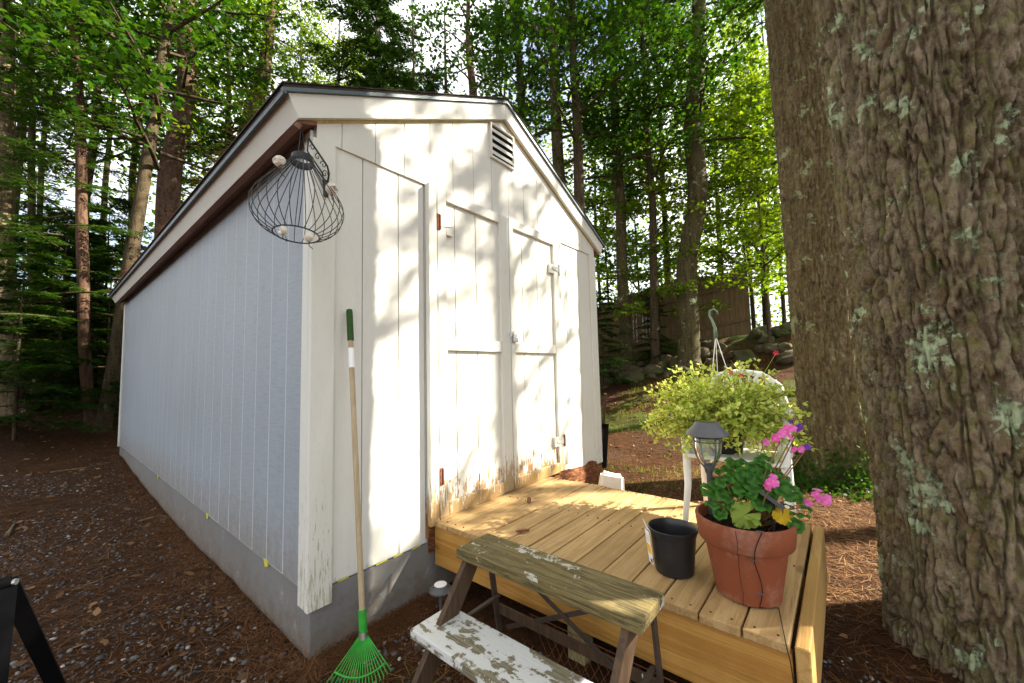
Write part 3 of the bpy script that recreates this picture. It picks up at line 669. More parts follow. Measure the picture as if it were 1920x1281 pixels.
# geranium
ge = thing('geranium', PB+Vector((0, 0, .255)), 'pink flowering geranium growing in the terracotta pot', 'plant')
def ger_leaf(seed, n=36):
    r_ = random.Random(seed); V = [(0, 0, 0)]; F = []; rings_ = (.4, .75, 1.0); ph = r_.uniform(0, 6)
    for q in rings_:
        for j in range(n):
            a = math.pi*(.06+1.88*j/(n-1))-math.pi/2
            rad = q*(1+.10*abs(math.sin(a*3.5+ph))*(q**3)+.045*math.sin(a*16)*(q**3))*(1-.0*q)
            V.append((rad*math.cos(a+math.pi), rad*math.sin(a+math.pi)+.0, .34*q*q*math.cos(a*5+ph)*.6+.05*q-.16*q**4))
    for j in range(n-1): F.append((0, 1+j, 2+j))
    for k in range(2):
        for j in range(n-1): F.append((1+k*n+j, 1+(k+1)*n+j, 2+(k+1)*n+j, 2+k*n+j))
    me = bpy.data.meshes.new('leaf'); me.from_pydata(V, [], F); me.polygons.foreach_set('use_smooth', [True]*len(F)); return me
GL = [ger_leaf(i) for i in range(4)]; GLP = GL[0].copy(); GLY = GL[1].copy()
for g_ in GL: g_.materials.append(MAT['leaf_geranium'])
GLP.materials.append(MAT['leaf_yellowgreen']); GLY.materials.append(MAT['leaf_yellow'])
GB = ge.location
def g_leaf(u, v, d, size, me, tilt=None):
    p = at_d(u, v, d)-GB; o = put('leaf', me, None, ge); o.location = p; o.scale = (size*random.uniform(.9, 1.15),)*3
    n_ = Vector((random.gauss(-.35, .35), random.gauss(-.2, .35), 1.0)).normalized() if tilt is None else Vector(tilt).normalized()
    o.rotation_euler = (n_.to_track_quat('Z', 'Y') @ Matrix.Rotation(random.uniform(0, 6.28), 3, 'Z').to_quaternion()).to_euler()
    base = Vector((p.x*.25+.03, p.y*.25, .0)); mid = base.lerp(p, .55)+Vector((0, 0, .02))
    MB().tube([base, mid, p], [.003, .0024, .0018], 5).build('stem', MAT['stem'], ge, True)
for u, v, d, s in ((1345, 905, 1.98, .040), (1372, 885, 2.02, .044), (1340, 945, 1.88, .036), (1400, 868, 2.05, .040), (1432, 862, 2.04, .034), (1415, 905, 1.95, .045), (1382, 905, 1.95, .046), (1450, 880, 1.98, .040),
                   (1425, 940, 1.9, .040), (1475, 918, 1.95, .038), (1500, 965, 1.90, .034), (1362, 925, 1.93, .038), (1470, 945, 2.0, .032), (1388, 930, 2.0, .036), (1352, 880, 2.08, .032), (1446, 905, 2.05, .036), (1490, 930, 2.06, .036), (1330, 920, 1.95, .034), (1358, 900, 1.92, .042), (1398, 890, 1.96, .040), (1420, 880, 2.0, .038), (1350, 962, 1.86, .030), (1438, 925, 1.96, .040), (1405, 925, 1.92, .038), (1465, 895, 2.02, .030), (1510, 950, 1.96, .028), (1378, 870, 2.06, .034), (1375, 945, 1.9, .032)):
    g_leaf(u, v, d, s, random.choice(GL))
g_leaf(1397, 965, 1.86, .046, GLP, (-.9, -.1, .55)); g_leaf(1412, 975, 1.84, .032, GLP); g_leaf(1385, 978, 1.85, .024, GLP, (-.6, .2, .8))
g_leaf(1468, 966, 1.90, .034, GLY, (-.9, -.1, .7)); g_leaf(1493, 985, 1.88, .026, GL[2], (-.8, -.2, .6))
def petal_mesh(name, mat):
    V = [(0, 0, 0), (.35, .35, .06), (.42, .75, .12), (0, 1, .10), (-.42, .75, .12), (-.35, .35, .06)]
    me = bpy.data.meshes.new(name); me.from_pydata(V, [], [(0, 1, 2, 3), (0, 3, 4, 5)]); me.materials.append(mat); return me
PM = petal_mesh('petal', MAT['pink']); PP = petal_mesh('petal', MAT['purple'])
def umbel(u, v, d, n, spread, root, me=PM, ps=.017):
    c = at_d(u, v, d)-GB; rt_ = Vector(root)
    MB().tube([rt_, rt_.lerp(c, .5)+Vector((0, 0, .03)), c-Vector((0, 0, .012))], [.0032, .0026, .002], 6).build('flower_stalk', MAT['stem'], ge, True)
    for k in range(n):
        f = c+Vector((random.gauss(0, spread), random.gauss(0, spread), random.gauss(0, spread*.6)))
        nz = ((f-c).normalized()+Vector((-.8, -.2, .5))).normalized(); q = nz.to_track_quat('Z', 'Y')
        fl = MB()
        for j in range(5):
            a = 2*math.pi*j/5; R_ = q.to_matrix() @ Matrix.Rotation(a, 3, 'Z')
            fl.add([R_ @ (Vector(vv.co)*ps) + f for vv in me.vertices], [tuple(pp.vertices) for pp in me.polygons])
        fl.build('flower', me.materials[0], ge)
umbel(1462, 822, 2.02, 11, .022, (.02, -.02, 0)); umbel(1488, 808, 2.04, 8, .018, (.03, -.03, 0)); umbel(1447, 905, 1.85, 7, .014, (.0, -.05, 0))
umbel(1535, 932, 1.93, 8, .019, (.02, -.08, 0)); umbel(1500, 845, 2.03, 4, .016, (.03, -.05, 0), PM, .014); umbel(1510, 838, 2.02, 2, .015, (.03, -.06, 0), PP, .014)
umbel(1497, 800, 2.05, 2, .008, (.03, -.05, 0), PP, .015)
# small solar panel light and its cable in the pot
sp_ = thing('solar_light', at_d(1445, 955, 1.92)-Vector((0, 0, .05)), 'small black solar light on a stake among geranium leaves', 'garden light')
c_ = at_d(1448, 938, 1.92)-sp_.location
nrm_ = Vector((.25, -.55, .8)).normalized(); ex = Vector((.1, -1, 0)); ex = (ex-nrm_*ex.dot(nrm_)).normalized(); ey = nrm_.cross(ex)
def slab(c, a, b, t, mat, name, par, ex=ex, ey=ey, nn=nrm_):
    V = [c+ex*sx*a+ey*sy*b+nn*sz*t for sx in (-1, 1) for sy in (-1, 1) for sz in (-1, 1)]
    return MB().add(V, [(0, 1, 3, 2), (4, 6, 7, 5), (0, 4, 5, 1), (2, 3, 7, 6), (0, 2, 6, 4), (1, 5, 7, 3)]).build(name, mat, par)
slab(c_, .046, .040, .006, MAT['blackplastic'], 'housing', sp_); slab(c_+nrm_*.0072, .040, .034, .001, MAT['solar'], 'cell', sp_)
MB().tube([c_-nrm_*.006, c_+Vector((0, 0, -.05)), c_+Vector((-.01, 0, -.13))], [.012, .009, .008], 10).build('stake', MAT['blackplastic'], sp_, auto=40)
cab = thing('light_cable', PB, 'thin dark cable clipped down the terracotta pot to the deck edge', 'cable')
pts = [on_pot(z, .26+.10*math.sin(z*22)) for z in np.linspace(.309, .01, 22)]
edge = Vector((.733, -1.85, DT))-PB; low = Vector((.742, -1.866, DT-.15))-PB
e1 = on_z(1460, 1140, DT+.004)-PB
pts += [e1, Vector((edge.x, edge.y, .004)), Vector((edge.x-.004, edge.y-.01, -.05)), Vector((low.x-.006, low.y, low.z)), Vector((low.x-.004, low.y+.03, low.z-.06))]
MB().tube(pts, .0017, 5).build('wire', MAT['dark'], cab, True)
for z in (.312, .195, .065): 
    q = on_pot(z, .26+.10*math.sin(z*22)); MB().bar(q-sd*.02+fr*.002, q+sd*.005+fr*.002, .004, .004).build('clip', MAT['lampgrey'], cab)
# black nursery pot
BB = Vector((1.0, -1.41, DT+.001))
bp = thing('nursery_pot', BB, 'empty black plastic nursery pot with a plant tag on the deck', 'plant pot')
MB().lathe([(0, .0), (.076, .0), (.082, .006), (.0975, .165), (.1005, .168), (.1015, .182), (.1065, .184), (.1075, .194), (.1045, .196), (.1000, .190), (.0945, .165), (.078, .010), (0, .008)], 56).build('pot', MAT['blackplastic'], bp, auto=35)
a0 = math.atan2((at_d(1222, 1000, 1.95)-BB).y, (at_d(1222, 1000, 1.95)-BB).x)
q0 = Vector((math.cos(a0), math.sin(a0), 0)); tg = Vector((-q0.y, q0.x, 0))
def tagquad(z0, z1, w0, w1, off, mat, name, par, lean=.0):
    a = q0*(.092+off+z0*.06)+Vector((0, 0, z0)); b = q0*(.092+off+.010*(z1 > .19)+z1*.10)+Vector((0, 0, z1))
    return MB().add([a-tg*w0, a+tg*w0, b+tg*w1, b-tg*w1]+[x-q0*.001 for x in (a-tg*w0, a+tg*w0, b+tg*w1, b-tg*w1)], [(0, 1, 2, 3), (7, 6, 5, 4), (0, 4, 5, 1), (1, 5, 6, 2), (2, 6, 7, 3), (3, 7, 4, 0)]).build(name, mat, par)
tg_ = tagquad(.04, .185, .022, .022, .012, MAT['label'], 'plant_tag', bp)
tagquad(.186, .235, .022, .003, .0125, MAT['label'], 'tag_point', bp)
tagquad(.075, .125, .018, .018, .0134, MAT['yellowprint'], 'flower_print', tg_)
for k, zz in enumerate((.135, .142, .149, .158)): tagquad(zz, zz+.004, .012+.003*(k % 2), .012+.003*(k % 2), .0134, MAT['lampgrey'], 'print_line', tg_)
for k in range(5): 
    z = .047; o = tagquad(z, z+.016, .0012, .0012, .0134, MAT['dark'], 'bar_mark', tg_); o.location = tg*(.004+.003*k)
# solar lantern staked in the pot
LB = Vector((1.060, -1.565, DT+.262))
lan = thing('solar_lantern', LB, 'grey solar path lantern with ribbed glass staked in the terracotta pot', 'lantern')
z0 = 1.085-LB.z
MB().lathe([(0, z0+.028), (.045, z0+.028), (.050, z0+.024), (.052, z0+.016), (.088, z0-.022), (.089, z0-.030), (.080, z0-.033), (.03, z0-.033), (0, z0-.033)], 48).build('cap', MAT['lampgrey'], lan, auto=40)
MB().lathe([(0, z0+.0295), (.036, z0+.0295), (.036, z0+.0283)], 32).build('solar_cell', MAT['solar'], lan)
gp = [(.052, z0-.034), (.055, z0-.055), (.053, z0-.09), (.045, z0-.125), (.032, z0-.15), (.020, z0-.162), (.018, z0-.162), (.030, z0-.148), (.043, z0-.122), (.050, z0-.09), (.052, z0-.055), (.049, z0-.0345)]
gm = MB(); n = 64
V = [((r_+.0012*(j % 2))*math.cos(2*math.pi*j/n), (r_+.0012*(j % 2))*math.sin(2*math.pi*j/n), z_) for r_, z_ in gp for j in range(n)]
gm.add(V, [(i*n+j, i*n+(j+1) % n, ((i+1) % len(gp))*n+(j+1) % n, ((i+1) % len(gp))*n+j) for i in range(len(gp)) for j in range(n)]).build('glass', MAT['glass'], lan, True)
for k in range(4):
    a = k*math.pi/2+.75; MB().tube([Vector((math.cos(a)*r_, math.sin(a)*r_, z_)) for r_, z_ in ((.062, z0-.034), (.063, z0-.08), (.056, z0-.12), (.040, z0-.15), (.020, z0-.175), (.013, z0-.20))], .0035, 6).build('rib', MAT['lampgrey'], lan, True)
for zz in (-.040, -.058): MB().tube([Vector((.062*math.cos(a), .062*math.sin(a), z0+zz)) for a in np.linspace(0, 2*math.pi, 41)], .0025, 6, False).build('hoop', MAT['lampgrey'], lan, True)
MB().lathe([(.013, -.005), (.013, z0-.19), (.022, z0-.178), (.022, z0-.165), (0, z0-.164)], 20).build('stake', MAT['lampgrey'], lan, auto=40)
# small disc light under the stool corner
dl_p = on_z(826, 1103, .14)
dsk = thing('disc_light', (dl_p.x, dl_p.y, h1(dl_p.x, dl_p.y)-.01), 'low grey solar disc light standing by the foundation', 'garden light')
zz = .14-dsk.location.z
MB().lathe([(0, zz+.022), (.040, zz+.020), (.043, zz+.012), (.066, zz-.004), (.066, zz-.012), (.03, zz-.03), (.010, zz-.04), (.008, 0)], 32).build('body', MAT['lampgrey'], dsk, auto=40)
MB().lathe([(0, zz+.0245), (.034, zz+.0235), (.036, zz+.0210)], 24).build('lens', MAT['label'], dsk)

# ------------------------------------------------------------------ CHAIR with the hanging basket on it
CH = Vector((1.80, -1.54, DT+.001))
ch = thing('garden_chair', CH, 'white plastic garden armchair holding a potted plant on the deck', 'chair')
def loc(x, y, z): return Vector((x, y, z))
hw = .26
MB().tube([loc(-.19, hw+.0, 0), loc(-.135, hw-.01, .21), loc(-.13, hw-.01, .39), loc(-.125, hw+.01, .62)], [.016, .020, .024, .018], 10).build('leg', MAT['whiteplastic'], ch, True)
MB().tube([loc(-.19, -hw, 0), loc(-.135, -hw+.01, .21), loc(-.13, -hw+.01, .39), loc(-.125, -hw-.01, .62)], [.016, .020, .024, .018], 10).build('leg', MAT['whiteplastic'], ch, True)
for s in (-1, 1): MB().tube([loc(.185, s*hw*.9, 0), loc(.17, s*hw*.9, .2), loc(.16, s*hw*.88, .42)], [.016, .02, .022], 10).build('leg', MAT['whiteplastic'], ch, True)
board('seat', -.17, .18, -hw, hw, .375, .40, MAT['whiteplastic'], ch, .010, 2)
for s in (-1, 1):
    MB().tube([loc(-.13, s*(hw+.005), .62), loc(-.05, s*(hw+.012), .645), loc(.10, s*(hw+.005), .64), loc(.20, s*(hw-.02), .66)], [.02, .024, .022, .018], 10).build('arm', MAT['whiteplastic'], ch, True)
    MB().tube([loc(.16, s*hw*.9, .39), loc(.20, s*hw*.92, .66), loc(.230, s*hw*.80, .79), loc(.238, s*hw*.45, .86), loc(.240, 0, .88)], [.02, .02, .019, .019, .019], 10).build('back_frame', MAT['whiteplastic'], ch, True)
    MB().tube([loc(.231, s*(.12+.0*1), .83)+Vector((0, s*math.cos(a)*.055*(1-a/12), math.sin(a)*.055*(1-a/12)-.02)) for a in np.linspace(-.6, 6.5, 26)], .009, 8).build('back_scroll', MAT['whiteplastic'], ch, True)
for k in range(-4, 5):
    y_ = k*.048; MB().tube([loc(.165, y_, .395), loc(.20, y_, .62), loc(.236, y_, .81+.05*(1-(k/5)**2))], .007, 6).build('back_spindle', MAT['whiteplastic'], ch, True)
# hanging basket
HB = Vector((1.80, -1.48, DT+.403))
hb = thing('hanging_basket', HB, 'leafy hanging basket plant with hook standing on the white chair', 'plant')
MB().lathe([(0, 0), (.085, 0), (.09, .01), (.125, .15), (.132, .152), (.132, .165), (.122, .165), (.118, .14), (.0, .135)], 40).build('pot', MAT['blackplastic'], hb, auto=38)
hook = at_d(1340, 600, 2.75)-HB
for k in range(3):
    a = k*2.094+.4; MB().tube([Vector((.12*math.cos(a), .12*math.sin(a), .16)), hook+Vector((0, 0, -.10))], .0024, 5).build('hanger_strand', MAT['whiteplastic'], hb)
MB().tube([hook+Vector((0, 0, -.115)), hook+Vector((0, 0, -.055)), hook+Vector((-.004, .012, -.01)), hook+Vector((-.008, .026, .03)), hook+Vector((-.008, .022, .058)), hook+Vector((-.006, .0, .068)), hook+Vector((-.004, -.018, .05)), hook+Vector((-.004, -.022, .03))], [.013, .009, .007, .007, .007, .006, .005, .004], 8).build('hook', MAT['palegreen'], hb, True)

def leaves_np(template, pos, nrm, size, spin, bend=0.0):
    """flat leaves: template (k,2) polygons laid out at pos with normal nrm"""
    T = np.asarray(template, float); k = len(T); n = len(pos)
    nrm = nrm/np.linalg.norm(nrm, axis=1, keepdims=True)
    up = np.where(np.abs(nrm[:, 2:3]) < .95, np.array([[0, 0, 1.]]), np.array([[1., 0, 0]]))
    a = np.cross(up, nrm); a /= np.linalg.norm(a, axis=1, keepdims=True); b = np.cross(nrm, a)
    c, s = np.cos(spin)[:, None], np.sin(spin)[:, None]
    e1 = a*c+b*s; e2 = -a*s+b*c
    V = pos[:, None]+size[:, None, None]*(T[None, :, :1]*e1[:, None]+T[None, :, 1:]*e2[:, None])
    if bend: V = V-(size[:, None, None]*bend*(T[None, :, 1:]**2+2*T[None, :, :1]**2))*nrm[:, None]
    return V.reshape(-1, 3), np.arange(n*k).reshape(n, k)
def leaves_dir(template, pos, dirs, nrm, size):
    """leaves that point along dirs"""
    T = np.asarray(template, float); k = len(T); n = len(pos)
    e2 = dirs/np.linalg.norm(dirs, axis=1, keepdims=True); e1 = np.cross(e2, nrm); e1 /= (np.linalg.norm(e1, axis=1, keepdims=True)+1e-9)
    V = pos[:, None]+size[:, None, None]*(T[None, :, :1]*e1[:, None]+T[None, :, 1:]*e2[:, None])
    return V.reshape(-1, 3), np.arange(n*k).reshape(n, k)
T_OAK = [(0, 0), (.20, .12), (.48, .12), (.32, .38), (.52, .64), (.20, .60), (0, 1), (-.20, .60), (-.52, .64), (-.32, .38), (-.48, .12), (-.20, .12)]
T_OVAL = [(0, 0), (.26, .25), (.29, .55), (0, 1), (-.29, .55), (-.26, .25)]
T_NEEDLE = [(0, 0), (.10, .35), (0, 1), (-.10, .35)]
# basket foliage: arching stems clothed with small leaves
def basket_foliage():
    P, D, S, stems = [], [], [], MB(); P2, D2, S2 = [], [], []
    r_ = random.Random(3)
    for k in range(640):
        a = r_.uniform(0, 2*math.pi); L_ = r_.uniform(.18, .41)*(1.05 if math.sin(a-1.0) > -.3 else .85); up_ = r_.choice((r_.uniform(-.1, .5), r_.uniform(.8, 5.), r_.uniform(.5, 3.))); p = Vector((.09*math.cos(a), .09*math.sin(a), .15)); d = Vector((math.cos(a)*.9, math.sin(a)*.9, up_+.35)).normalized()
        pts = [p.copy()]; n = 11
        for i in range(n):
            d = (d+Vector((r_.gauss(0, .12), r_.gauss(0, .12), r_.choice((-.07, -.13))+r_.gauss(0, .06)))).normalized(); p = p+d*L_/n; pts.append(p.copy())
            for q in range(5 if i > 2 else 2):
                dd = (d*.5+Vector((r_.gauss(0, 1), r_.gauss(0, 1), r_.gauss(.2, .8))).normalized()).normalized()
                if r_.random() < .20: P2.append(p+dd*.004); D2.append(dd); S2.append(r_.uniform(.02, .05))
                else: P.append(p+dd*.003); D.append(dd); S.append(r_.uniform(.012, .034))
        stems.tube(pts, .0014, 4, False)
    for (PP_, DD, SS, T, mat, nm) in ((P, D, S, T_OVAL, MAT['leaf_basket'], 'foliage'), (P2, D2, S2, [(0, 0), (.05, .4), (0, 1), (-.05, .4)], MAT['leaf_dry'], 'dry_foliage')):
        PP_ = np.array(PP_); DD = np.array(DD); N = rng.normal(size=PP_.shape)+np.array([0, 0, .6]); V, F = leaves_dir(T, PP_, DD, N, np.array(SS))
        put(nm, np_mesh(nm, V, F), mat, hb)['kind'] = 'stuff'
    stems.build('trailing_stems', MAT['leaf_dry'], hb)['kind'] = 'stuff'
basket_foliage()
for u, v, mm in ((1455, 662, 'red'), (1390, 705, 'red'), (1370, 698, 'red'), (1328, 750, 'purple'), (1483, 790, 'purple'), (1258, 780, 'purple')):
    c = at_d(u, v, 2.55)-HB; fl = MB()
    for j in range(5):
        a = 2*math.pi*j/5; d = Vector((-.3, math.cos(a), math.sin(a))).normalized(); s_ = Vector((0, -math.sin(a), math.cos(a)))
        fl.add([c, c+d*.010+s_*.006, c+d*.016, c+d*.010-s_*.006], [(0, 1, 2, 3)])
    fl.build('flower', MAT[mm], hb)
    MB().tube([(c.x*.3, c.y*.3, .16), Vector((c.x*.75, c.y*.75, .16+(c.z-.16)*.7)), c], [.0018, .0015, .001], 4).build('flower_stem', MAT['leaf_basket'], hb, True)

# pine cones on the deck
def pine_cone(u, v, lab, rz):
    c = on_z(u, v, DT+.014); o = thing('pine_cone', (c.x, c.y, DT+.001), lab, 'pine cone', 'pine cones on the deck', rz)
    MB().tube([(-.036, 0, .013), (0, 0, .014), (.036, 0, .012)], [.004, .008, .003], 8).build('core', MAT['cone'], o, True)
    for i in range(46):
        t_ = i/45; a = i*2.4; x = -.040+.078*t_; rr = .014*math.sin(math.pi*(.15+.8*t_))**.7+.002
        d = Vector((.45, math.cos(a), math.sin(a))).normalized(); s_ = Vector((0, -math.sin(a), math.cos(a)))
        b_ = Vector((x, 0, .0145)); MB().add([b_+d*.002-s_*.003, b_+d*.002+s_*.003, b_+d*rr+s_*.0055, b_+d*rr*1.15, b_+d*rr-s_*.0055], [(0, 1, 2, 3, 4)]).build('scale', MAT['cone'], o)
pine_cone(992, 938, 'open pine cone on the deck close to the doors', .6); pine_cone(980, 996, 'narrow pine cone on the deck near the stool', -.7)

# white stone block behind the deck corner
def rock_mesh(name, seed, sub=3, amp=.25, sq=(1, 1, .7), freq=1.6, jag=0):
    bm = bmesh.new(); bmesh.ops.create_icosphere(bm, subdivisions=sub, radius=1)
    q = np.array([v.co for v in bm.verts]); n1_ = fbm(q*freq+seed*7.3, seed, 3)
    for v, a in zip(bm.verts, n1_):
        k = 1+amp*a
        if jag: k = round(k*jag)/jag*.5+k*.5
        v.co = Vector((v.co.x*k*sq[0], v.co.y*k*sq[1], v.co.z*k*sq[2]))
    me = bpy.data.meshes.new(name); bm.to_mesh(me); bm.free(); me.polygons.foreach_set('use_smooth', [True]*len(me.polygons)); me.set_sharp_from_angle(angle=R(35)); return me
sp0 = on_z(1143, 905, .30)
bm = bmesh.new(); bmesh.ops.create_cube(bm, size=1)
for v in bm.verts: v.co = Vector((v.co.x*(.20-.05*v.co.z), v.co.y*(.24-.10*v.co.z), v.co.z*.46))
bmesh.ops.bevel(bm, geom=bm.edges[:], offset=.025, segments=3, affect='EDGES')
bmesh.ops.subdivide_edges(bm, edges=bm.edges[:], cuts=2, use_grid_fill=True)
q = np.array([v.co for v in bm.verts]); dn = fbm(q*14, 9, 3)
for v, a in zip(bm.verts, dn): v.co += v.co.normalized()*.010*a
me = bpy.data.meshes.new('stone_block'); bm.to_mesh(me); bm.free()
o = put('stone_block', me, MAT['whitestone']); o.location = (2.37, -.42, h1(2.37, -.42)+.215); o.rotation_euler = (.12, .18, .5)
tag(o, 'pale stone block leaning behind the deck at the rotten sill', 'stone')

# wheelbarrow standing against the far wall corner
wbp = on_z(1139, 878, .12); wb = thing('wheelbarrow', (wbp.x-.02, wbp.y+.28, h1(wbp.x, wbp.y+.3)), 'dark wheelbarrow tipped up beside the right shed wall', 'wheelbarrow', None, .45)
MB().add([(-.08, -.25, .10), (-.08, .25, .10), (-.16, .30, .66), (-.16, -.30, .66), (.16, -.18, .16), (.16, .18, .16), (.12, .22, .55), (.12, -.22, .55)],
         [(4, 5, 6, 7), (0, 4, 7, 3), (1, 2, 6, 5), (0, 1, 5, 4), (3, 7, 6, 2)]).build('tub', MAT['black'], wb)
for s in (-1, 1):
    MB().bar((.17, s*.16, .0), (.02, s*.27, 1.02), .035, .035, (1, 0, 0)).build('handle', MAT['legbrown'], wb)
    MB().bar((.165, s*.15, .45), (.36, s*.13, .42), .02, .02).build('leg', MAT['black'], wb)
whl = MB().tube([(.17, -.03, .15), (.17, .03, .15)], .035, 16).build('wheel', MAT['steel'], wb)
MB().tube([Vector((.17+.12*math.cos(a), 0, .15+.12*math.sin(a))) for a in np.linspace(0, 2*math.pi, 33)], .033, 10, False).build('tyre', MAT['blackplastic'], whl, True)

# black folding stand at the left edge
bs_top = at_d(14, 1092, 2.0); g1 = on_z(140, 1350, 0); 
bs = thing('folding_stand', (bs_top.x, bs_top.y+.2, 0), 'black metal legs of a folding stand on the gravel', 'stand')
for tgt in ((g1.x, g1.y), (bs_top.x-.02, bs_top.y-.08), (bs_top.x-.34, bs_top.y+.45), (bs_top.x-.40, bs_top.y-.02)):
    a = Vector(bs_top) if tgt[0] > bs_top.x-.1 else Vector(bs_top)+Vector((-.36, 0, 0))
    MB().bar(a, (tgt[0], tgt[1], h1(*tgt)-.005), .042, .022, (0, 1, 0)).build('leg', MAT['standblack'], bs)
MB().tube([bs_top+Vector((.008, 0, 0)), bs_top+Vector((-.37, 0, 0))], .018, 10).build('crossbar', MAT['standblack'], bs, auto=40)
MB().tube([bs_top+Vector((.012, -.012, .0)), bs_top+Vector((.018, -.016, .0))], .009, 10).build('bolt', MAT['steel'], bs)
fix(bs)

# ------------------------------------------------------------------ BIG TREES with modelled bark
def smooth(a, b, x): t_ = np.clip((x-a)/(b-a), 0, 1); return t_*t_*(3-2*t_)
def big_trunk(name, cx, cy, r0, z0, ztop, dz, nth, lean, seed, cell=(.055, .15), depth=.02, flare=.15):
    zs = np.arange(z0, ztop, dz); th = np.linspace(0, 2*np.pi, nth, endpoint=False)
    TH, ZZ = np.meshgrid(th, zs); zb_ = ZZ-z0
    rb = r0*(1-.018*zb_)+flare*np.exp(-zb_/.28)*(.7+.5*np.cos(4*TH+seed)+.25*np.cos(7*TH+2*seed))
    P3 = np.stack([np.cos(TH)*3, np.sin(TH)*3, ZZ*1.2], -1).reshape(-1, 3); sh_ = TH.shape
    wa = fbm(P3*2.2, seed, 3).reshape(sh_); wb_ = fbm(P3*2.2+50, seed+5, 2).reshape(sh_); hf = fbm(P3*10, seed+2, 2).reshape(sh_)
    low_ = fbm(np.stack([np.cos(TH)*.8, np.sin(TH)*.8, ZZ*.9], -1).reshape(-1, 3)+9, seed+3, 2).reshape(sh_)
    def vor(cw, chh, sd_, w1, w2):
        nc = int(round(2*np.pi*r0/cw)); S = TH/(2*np.pi)*nc+(w1*wa+w2*hf+.9*low_); T = ZZ/chh+.7*wb_+w2*hf
        si, ti = np.floor(S).astype(int), np.floor(T).astype(int); F1 = np.full(S.shape, 9.); F2 = F1.copy(); pid = 0*F1
        for a in (-1, 0, 1):
            for b in (-1, 0, 1):
                i, j = si+a, ti+b; im = np.mod(i, nc)
                px = i+.12+.76*_hash(im, j, 0*im, sd_); py = j+.05+.9*_hash(im, j, 0*im+7, sd_); d = np.sqrt((S-px)**2+((T-py)*.9)**2)
                pid = np.where(d < F1, _hash(im, j, 0*im+13, sd_), pid); F2 = np.minimum(np.maximum(F1, d), F2); F1 = np.minimum(F1, d)
        return F2-F1, pid
    e1, pid = vor(cell[0], cell[1], seed, .6, .22); e2, pid2 = vor(cell[0]*.52, cell[1]*.26, seed+77, .5, .30)
    fur = smooth(.0, .26, e1+.05*hf); fur2 = smooth(.0, .22, e2); pid = .45*pid+.55*pid2
    fine = fbm(np.stack([np.cos(TH)*r0*62, np.sin(TH)*r0*62, ZZ*30], -1).reshape(-1, 3), seed+9, 3).reshape(TH.shape)
    rad = rb+depth*(fur-.8)+depth*.24*(fur2-.8)*fur+.0045*fine*(.4+.6*fur)+.010*wa+depth*.28*(pid2-.5)*fur*fur2
    lx, ly = lean
    X_ = cx+lx*zb_+rad*np.cos(TH); Y_ = cy+ly*zb_+rad*np.sin(TH)
    V = np.stack([X_, Y_, ZZ], -1).reshape(-1, 3); nz = len(zs)
    i0 = np.arange(nz-1)[:, None]*nth; j0 = np.arange(nth)[None]; j1 = (j0+1) % nth
    F = np.stack([i0+j0, i0+j1, i0+nth+j1, i0+nth+j0], -1).reshape(-1, 4)
    me = np_mesh(name, V, F, True); at = me.attributes.new('plate', 'FLOAT', 'POINT'); at.data.foreach_set('value', (pid+.25*fine).astype(np.float32).ravel())
    return me
def trunk_tube(pts, rad, n=16, seed=0, amp=.06):
    pts = np.array(pts, float); rad = np.array(rad, float)
    t_ = np.linspace(0, len(pts)-1, max(40, len(pts)*10)); i = np.clip(np.floor(t_).astype(int), 0, len(pts)-2); f = (t_-i)[:, None]
    C = pts[i]*(1-f)+pts[i+1]*f; r_ = rad[i]*(1-f[:, 0])+rad[i+1]*f[:, 0]
    wob = np.stack([vnoise(np.stack([C[:, 2]*.5, 0*C[:, 2]+seed, 0*C[:, 2]], -1), seed), vnoise(np.stack([C[:, 2]*.5, 0*C[:, 2]+seed+40, 0*C[:, 2]], -1), seed+1), 0*C[:, 2]], -1)
    C = C+wob*r_[:, None]*.5
    th = np.linspace(0, 2*np.pi, n, endpoint=False)
    nn = vnoise(np.stack([np.cos(th)[None]*2.2+0*C[:, :1], np.sin(th)[None]*2.2+0*C[:, :1], C[:, 2:3]*1.7+0*th[None]], -1).reshape(-1, 3), seed).reshape(len(C), n)
    rr = r_[:, None]*(1+amp*nn)
    V = np.stack([C[:, :1]+rr*np.cos(th), C[:, 1:2]+rr*np.sin(th), C[:, 2:3]+0*rr], -1).reshape(-1, 3)
    i0 = np.arange(len(C)-1)[:, None]*n; j0 = np.arange(n)[None]; j1 = (j0+1) % n
    return V, np.stack([i0+j0, i0+j1, i0+n+j1, i0+n+j0], -1).reshape(-1, 4)

